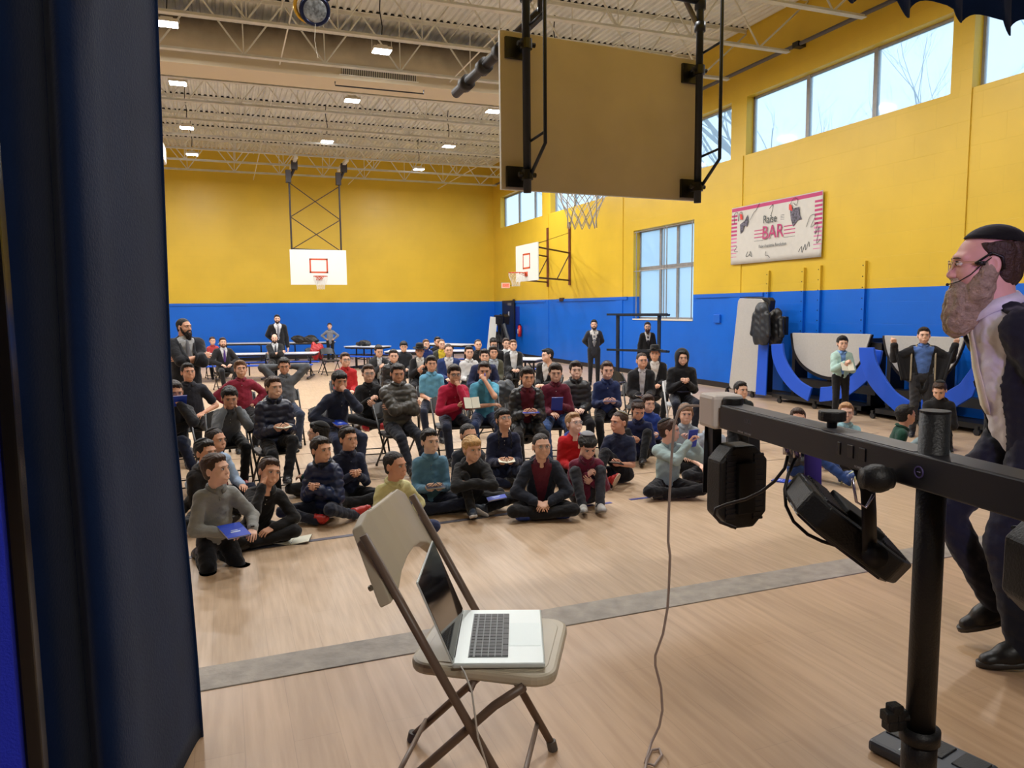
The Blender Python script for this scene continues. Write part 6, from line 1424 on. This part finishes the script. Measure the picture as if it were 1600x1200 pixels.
p = C('boy in turquoise polo holding a blue pen against his nose', 757, 580, 'chair', .96, b=4, h=2, pit=6, lean=10, hs=1.0, top=('polo', (84, 160, 188)), pants=(40, 54, 90), hair=('short', DBR), cap=('small', (36, 34, 38)), arms=(('p', (-.06, .26, .20), (.9, 0, -.4), (0, .3, 1), 'relax'), 'nose'), skin=SK2)
a = p['W'](p['T']((-.0, .135, -.11))); b_ = p['W'](p['T']((-.0, .125, .0))); o = MB().cyl(a, b_, .006, n=8).build('pen', M_bkblue, None, True); tag(o, 'blue pen held upright against the nose of the boy in turquoise', 'pen')
C('boy in navy sweatshirt and kippah right behind the turquoise polo', 757, 557, 'chair', .98, b=12, h=6, lean=22, hs=1.0, top=('sweater', (36, 44, 78)), pants=(38, 44, 66), hair=('thick', BLK), cap=('small', (66, 68, 88)), arms=('knee', 'knee'), skin=SK1, fat=1.1)
C('boy in olive camouflage jacket peeking behind the navy sweatshirt', 771, 559, 'chair', .90, b=10, h=10, lean=6, top=('coat', (78, 78, 62)), inner=('shirt', (170, 180, 190)), pants=PN, hair=('thick', DBR), skin=SK2, depth=14.0)
p = C('boy in black hooded coat over burgundy shirt, booklet in both hands', 824, 590, 'chair', .94, b=10, h=14, pit=4, lean=14, top=('puffer', (38, 40, 44)), inner=('shirt', (92, 28, 44)), open_=.10, pants=(32, 31, 33), hair=('thick', DBR), arms=('book', 'book'), skin=SK2, shoes=SNW)
held(p, 0, 'blue booklet held flat by the boy in black coat over burgundy', tiltx=0, w_=.19, h_=.12)
p = C('boy in burgundy sweater and blue jeans with crossed ankles', 868, 583, 'chair', .92, b=6, h=6, pit=6, lean=8, top=('sweater', (98, 26, 46)), pants=(46, 74, 122), hair=('thick', DBR), arms=('lap', 'pad'), skin=SK1, shoes=SNW)
held(p, -1, 'blue booklet standing on the lap of the boy in blue jeans', tiltx=-60)
C('boy in glossy black puffer jacket, between burgundy sweater and navy shirt', 900, 579, 'chair', .92, b=8, h=8, lean=8, top=('puffer', (40, 42, 46)), pants=PB, hair=('thick', DBR), skin=SK4)
p = C('boy in plain navy shirt with pale kippah, blue booklet open on his lap', 949, 579, 'chair', .90, b=10, h=12, pit=4, lean=12, top=('shirt', (40, 54, 96)), pants=PB, hair=('short', BR), cap=('small', (112, 108, 110)), arms=('book', 'book'), skin=SK1, payos=(.05,))
held(p, 0, 'blue booklet in the lap of the boy in plain navy shirt', tiltx=-10, w_=.18, h_=.12)
p = C('boy in black winter jacket with white collar, thin tablet on his knee', 1003, 564, 'chair', .96, b=12, h=16, lean=10, hs=1.0, top=('coat', (30, 31, 35)), inner=('shirt', (196, 196, 200)), open_=.05, pants=PB, hair=('buzz', BR), arms=('lap', 'lap'), skin=SK2)
held(p, 1, 'thin white notebook on the knee of the boy in black winter jacket', 'dark', tiltx=0, w_=.18, h_=.12, open_=False)
C('boy in black brimmed hat beside the black winter jacket', 1023, 566, 'chair', .96, b=4, h=-2, lean=8, hs=1.0, top=('suit', (26, 26, 30)), pants=PB, hair=('short', BLK), cap=('hat', (18, 18, 20)), skin=SK2, depth=12.6)
p = C('boy in black hoodie with hood up, fiddling with his fingers on a white chair', 1066, 559, 'chair', .98, b=14, h=12, pit=6, lean=8, hs=1.0, top=('hoodie', (24, 24, 27)), hood=True, pants=(28, 32, 46), hair=('short', BLK), arms=('fidget', 'fidget'), skin=SK1, white=True, chair='white folding chair under the ')
booklet(p['W']((.02, .28, .66)), Matrix.Rotation(p['ang']+.3, 3, 'Z'), 'white paper on the lap of the boy with hood up', 'dark', .16, .12, .004)
# -- boys further back
C('boy in open black jacket over white shirt sitting turned on his chair near the corner', 802, 544, 'chair', .95, b=10, h=10, lean=2, hs=1.0, top=('coat', (34, 36, 40)), inner=('shirt', (206, 208, 210)), open_=.09, pants=PB, hair=('short', LBR), arms=('lap', 'lap'), skin=SK1, depth=16.0)
C('boy in black suit and tilted velvet kippah chatting to the left', 855, 556, 'chair', .93, b=-20, h=-58, tilt=10, lean=10, side=-6, top=('suit', (24, 24, 27)), inner=('shirt', (216, 216, 216)), pants=PB, hair=('short', BLK), cap=('kippah', (14, 14, 14)), arms=('lap', 'lap'), mouth='smile', skin=SK1)
C('boy in royal navy blazer over white shirt, behind the crimson sweater', 701, 548, 'chair', .97, b=4, h=6, lean=6, hs=1.0, top=('suit', (40, 58, 108)), inner=('shirt', (204, 204, 206)), pants=(34, 44, 80), hair=('buzz', BR), cap=('small', (60, 60, 66)), skin=SK1)
C('boy in black brimmed hat and black suit writing in a notebook', 656, 549, 'chair', .93, b=2, h=0, pit=8, lean=10, top=('suit', (22, 22, 26)), inner=('shirt', (206, 204, 198)), pants=PB, hair=('short', BLK), cap=('hat', (14, 14, 16)), arms=('write', 'pad'), skin=SK3)
C('boy in black quilted jacket with dark kippah, left of the brimmed hat', 615, 557, 'chair', .93, b=6, h=4, lean=10, top=('puffer', (34, 34, 36)), pants=PB, hair=('short', DBR), cap=('small', (30, 28, 30)), skin=SK1)
C('boy in dark grey jacket writing at the small pale table', 592, 549, 'chair', .94, b=20, h=16, pit=14, lean=16, top=('coat', (48, 50, 54)), inner=('shirt', (200, 204, 208)), open_=.05, pants=PB, hair=('short', DBR), cap=('small', (40, 38, 40)), arms=('write', 'table'), skin=SK1)
C('boy with thick dark hair half hidden between quilted jacket and brimmed hat', 631, 550, 'chair', .90, b=4, h=2, pit=6, lean=8, top=('hoodie', (34, 38, 44)), pants=PB, hair=('mop', BLK), skin=SK1, depth=16.5)
C('small boy peering out right of the black brimmed hat', 666, 546, 'chair', .86, b=14, h=14, lean=6, top=('sweater', (30, 50, 110)), pants=PB, hair=('short', LBR), skin=SK1, depth=18.)
C('boy in black jacket and kippah just left of the yellow collar', 684, 538, 'chair', .92, b=20, h=20, lean=6, top=('hoodie', (28, 28, 32)), pants=PB, hair=('short', BLK), cap=('small', (20, 20, 22)), skin=SK2, depth=18.6)
C('fair boy in dark jacket with yellow collar behind the navy blazer', 690, 543, 'chair', .92, b=14, h=14, lean=6, top=('coat', (58, 60, 54)), inner=('shirt', (214, 190, 60)), pants=PB, hair=('buzz', LBR), skin=SK1, depth=17.2)
C('boy in white shirt with navy jacket off his shoulders, left of the black shirt', 733, 551, 'chair', .92, b=14, h=10, lean=4, top=('shirt', (212, 214, 216)), pants=PB, hair=('short', DBR), skin=SK1)
C('boy in black open-necked shirt sitting beside the bearded reader', 747, 539, 'chair', .96, b=10, h=8, hs=1.0, lean=4, top=('shirt', (30, 30, 32)), pants=PB, hair=('buzz', BR), skin=SK1)
C('bearded man in glasses and black cap reading near the corner', 771, 537, 'chair', 1.0, b=-4, h=14, pit=22, lean=8, top=('suit', (26, 26, 30)), inner=('shirt', (206, 206, 206)), pants=PB, hair=('short', BLK), cap=('big', (14, 14, 15)), beard=(2, (26, 20, 18)), glasses=(110, 110, 112), skin=SK1)
C('boy in white shirt with brown kippah raising a hand, nearest the corner door', 791, 537, 'chair', .95, b=-10, h=16, hs=1.0, lean=4, top=('shirt', (208, 212, 214)), pants=PB, hair=('short', BR), cap=('kippah', (92, 84, 78)), arms=('lap', 'chin'), skin=SK1)
# -- men and boys at the back
P('tall bearded man in black jacket and grey tie standing with folded arms', 298, 508, 'stand', fy=706, b=18, h=46, lean=0, top=('suit', (30, 31, 36)), inner=('shirt', (168, 170, 172)), tie=(108, 110, 116), pants=(26, 26, 30), hair=('buzz', BLK), beard=(2, (26, 20, 18)), arms=('cross', 'crossin'), skin=SK2, fat=1.12, open_=.10)
C('man in dark suit with purple tie seated beside the standing man', 348, 531, 'chair', 1.0, b=16, h=10, lean=2, top=('suit', (30, 30, 34)), inner=('shirt', (200, 200, 206)), tie=(72, 50, 120), pants=(26, 26, 30), hair=('short', BR), beard=(0, (90, 62, 46)), arms=('thigh', 'thigh'), skin=SK1, depth=18.2)
C('small boy in orange behind the man with purple tie', 332, 535, 'chair', .84, b=10, h=10, lean=0, top=('sweater', (170, 60, 60)), pants=PB, hair=('short', BR), skin=SK2, depth=21.5)
P('bearded man in black suit and grey tie standing by the end wall', 437, 497, 'stand', fy=592, b=8, h=2, lean=0, top=('suit', (26, 26, 29)), inner=('shirt', (208, 208, 212)), tie=(130, 132, 140), pants=(24, 24, 27), hair=('short', BLK), beard=(1, (56, 38, 30)), arms=('back', 'down'), skin=SK1, open_=.10)
C('balding man in black suit seated with folded arms before the standing man', 429, 529, 'chair', 1.0, b=8, h=0, lean=0, top=('suit', (34, 35, 38)), inner=('shirt', (208, 210, 214)), tie=(70, 72, 80), pants=(26, 26, 29), hair=('sides', BLK), beard=(1, (40, 28, 24)), arms=('cross', 'crossin'), skin=SK1)
P('boy in grey zip sweater standing with hands on hips behind an empty chair', 517, 509, 'stand', fy=566, b=0, h=0, lean=0, tall=False, top=('sweater', (128, 132, 142)), pants=(24, 24, 27), hair=('short', BR), arms=('hip', 'hip'), skin=SK1)
P('man in dark suit, grey tie and black kippah standing with hands behind his back', 928, 507, 'stand', fy=602, b=6, h=0, lean=0, top=('suit', (40, 42, 50)), inner=('shirt', (204, 202, 200)), tie=(112, 114, 122), pants=(28, 29, 35), hair=('short', BLK), cap=('kippah', (16, 16, 17)), beard=(1, (60, 46, 40)), arms=('back', 'back'), skin=SK1, open_=.12)
P('bearded man with glasses in black suit standing inside the black rack', 1011, 511, 'stand', fy=600, b=10, h=2, lean=0, top=('suit', (22, 22, 25)), inner=('shirt', (206, 206, 206)), tie=(38, 38, 46), pants=(22, 22, 25), hair=('short', DBR), cap=('small', (30, 26, 24)), beard=(2, (66, 38, 28)), glasses=(140, 130, 126), arms=('down', 'down'), skin=SK1)
p = P('boy in mint jacket standing and writing in a notebook before the grey half table', 1311, 535, 'stand', fy=660, b=20, h=14, pit=4, lean=2, tall=False, top=('coat', (172, 204, 196)), inner=('shirt', (112, 150, 206)), open_=.045, pants=(24, 24, 27), hair=('thick', BLK), arms=('write', 'pad'), skin=SK1)
held(p, -1, 'cream notebook held by the boy in mint jacket', 'dark', tiltx=50, up=-.02, w_=.10, h_=.16, open_=True)
P('boy in blue polo standing with a black fur-trimmed coat held wide open', 1436, 520, 'stand', fy=682, b=10, h=6, lean=0, tall=False, top=('coat', (32, 32, 36)), inner=('shirt', (84, 116, 180)), hoodcol=(176, 164, 140), open_=.15, pants=(50, 50, 54), hair=('short', DBR), arms=('spread', 'spread'), skin=SK1, fat=1.05, mouth='open')
# -- the speaker, on the stage
hipw = PD(1610, 690, 2.85)
p = P('bearded speaker in dark suit, black kippah and glasses striding left with a headset', 1500, 410, 'stand', 1.0, b=-70, h=-81, pit=2, lean=17, top=('suit', (26, 28, 38)), inner=('shirt', (222, 220, 226)), open_=.17, tie=(208, 200, 176), pants=(24, 27, 40), hair=('sides', (62, 44, 34)), cap=('pulled', (10, 10, 11)), beard=(3, (156, 136, 114)), glasses=(190, 150, 110), arms=('down', 'down'), mouth='open', skin=(226, 172, 156), root=npv([hipw.x, hipw.y, ZS]), hs=1.15, fat=1.12, zoff=-.03,
      shoes=((16, 16, 18), (48, 46, 46)), legs={1: ((.10, .05, .19), (.0, 1, .1), (.1, 1, -.22)), -1: ((.10, .03, .085), (0, 1, 0), (.0, 1, 0))})
T = p['T']; W = p['W']
q = MB(); q.tube([W(T(v)) for v in ((-.084, .0, .02), (-.082, .03, -.004), (-.072, .055, -.03), (-.052, .085, -.05), (-.026, .112, -.058))], .0022, 6); q.sph(W(T((-.024, .114, -.058))), .006)
q.tube([W(T(v)) for v in ((-.080, .045, .004), (-.086, .0, .035), (-.086, -.03, .02), (-.084, -.035, -.02))], .005, 6); q.box(W(T((-.080, .028, .004))), (.02, .02, .014)); tag(q.build('headset_microphone', M_black, None, True), 'thin black headset microphone running from the ear to the mouth of the speaker', 'microphone')
# ------------------------------------------------------------------ chairs under them
M_bch = mat('chair_black', (24, 24, 27), .4); M_bfr = mat('chair_frame_black', (28, 27, 28), .35, metal=.3)
M_wch = mat('chair_white', (196, 196, 196), .4)
CH0 = empty('folding_chair', (0, 0, 0)); folding_chair(CH0, M_bch, M_bfr, M_bch, False)
CW0 = None; first = True
GR = 'black folding chairs in the audience'
for loc, a, label, white in CHAIRS:
    if white:
        CW0 = empty('folding_chair', loc, a, label, 'chair'); folding_chair(CW0, M_wch, M_wch, M_wch, False); continue
    if first: o = CH0; o.location = loc; o.rotation_euler = (0, 0, a); o['label'] = label; first = False
    else: o = dup(CH0, loc, a, label)
    o['category'] = 'chair'; o['group'] = GR
for px, py, z, a, label in ((517, 563, .44, .25, 'empty black folding chair in front of the boy with hands on hips'), (834, 572, .44, 1.2, 'empty black folding chair left of the chatting boy in black suit'), (780, 640, .44, .3, 'black folding chair with a jacket and bag behind the boy with long sidelocks'),
                            (975, 600, .60, .2, 'empty black folding chair behind the boy in plain navy shirt'), (494, 562, .44, .3, 'black folding chair under the bright red jacket')):
    g = G(px, py, z); o = dup(CH0, (g.x, g.y, 0), pi+a, label); o['category'] = 'chair'; o['group'] = GR
# ------------------------------------------------------------------ bags, coats on things
def cloth_heap(loc, size, col, label, cat, name, seed=0, kind='nylon'):
    F = Fld((-size[0]-.05, -size[1]-.05, -.02), (size[0]+.05, size[1]+.05, size[2]+.08), .016); R_ = random.Random(seed)
    for k in range(9): F.ell((R_.uniform(-.6, .6)*size[0], R_.uniform(-.6, .6)*size[1], size[2]*R_.uniform(.25, .7)), (size[0]*R_.uniform(.3, .5), size[1]*R_.uniform(.35, .6), size[2]*R_.uniform(.25, .45)), .05)
    X, Y, Z = F.xyz(); F.D = np.maximum(F.D, -Z+0*X)
    V, Q = F.mesh(); V = V+vnorm(V, Q)*(.01*n3(V, 30., seed))[:, None]; V[:, 2] = np.maximum(V[:, 2], .001); o = emit(name, V, Q, cmat(col, kind)); o.location = loc; return tag(o, label, cat)
cloth_heap(G(478, 536, .76)+Vector((0, .38, -.012)), (.55, .28, .30), (26, 27, 30), 'heap of black coats on the pale table by the end wall', 'coat', 'coat_heap', 1)
cloth_heap(G(494, 562, .45), (.26, .20, .50), (170, 26, 34), 'bright red jacket slung beside the pile of black coats', 'jacket', 'red_jacket', 2)
cloth_heap(G(572, 541, .75)+Vector((0, .40, -.005)), (.28, .18, .18), (30, 30, 34), 'black bag lying on the pale table near the empty chair', 'bag', 'bag', 3)
cloth_heap(G(782, 640, .45), (.24, .22, .45), (46, 52, 60), 'grey-blue jacket with white lining draped on a black chair', 'jacket', 'draped_jacket', 4)

# coats hanging on the folded table corner
def hang(X, px0, px1, py0, py1, col, label, seed):
    a = PX(px0, py0, X); b_ = PX(px1, py1, X); y0, y1 = sorted((a.y, b_.y)); z0, z1 = b_.z, a.z; c = ((y0+y1)/2, (z0+z1)/2)
    F = Fld((X-.22, y0-.1, z0-.08), (X+.16, y1+.1, z1+.1), .014); h_ = (y1-y0)/2
    F.cone((X-.02, c[0]-h_*.25, z1-.05), (X-.02, c[0]+h_*.1, z1-.10), .07, .09, .03); F.cone((X-.03, c[0], z1-.12), (X-.05, c[0], z0+.12), h_*.75, h_*.95, .05, sq=((1, 0, 0), .35))
    for s_ in (-1, 1): F.cone((X-.05, c[0]+s_*h_*.7, z1-.18), (X-.07, c[0]+s_*h_*.9, z0+.14), .06, .055, .03)
    V, Q = F.mesh(); N = vnorm(V, Q); V = V+N*(.010*np.sin(V[:, 1]*26+seed)+.006*n3(V, 22., seed))[:, None]
    o = emit('hanging_coat', V, Q, cmat(col, 'nylon')); return tag(o, label, 'coat')
hang(10.15, 1179, 1206, 478, 534, (30, 35, 42), 'dark slate jacket hanging from the corner of the tall folded table', 1)
hang(10.35, 1202, 1226, 486, 536, (22, 23, 26), 'black coat hanging right behind the slate jacket on the folded table', 4)
tag(MB().bx(10.5, 10.58, PX(1228, 488, 10.5).y, PX(1213, 488, 10.5).y, 1.35, 1.72).build('black_panel', M_black, bev=.01), 'black square panel behind the hanging coats', 'panel')
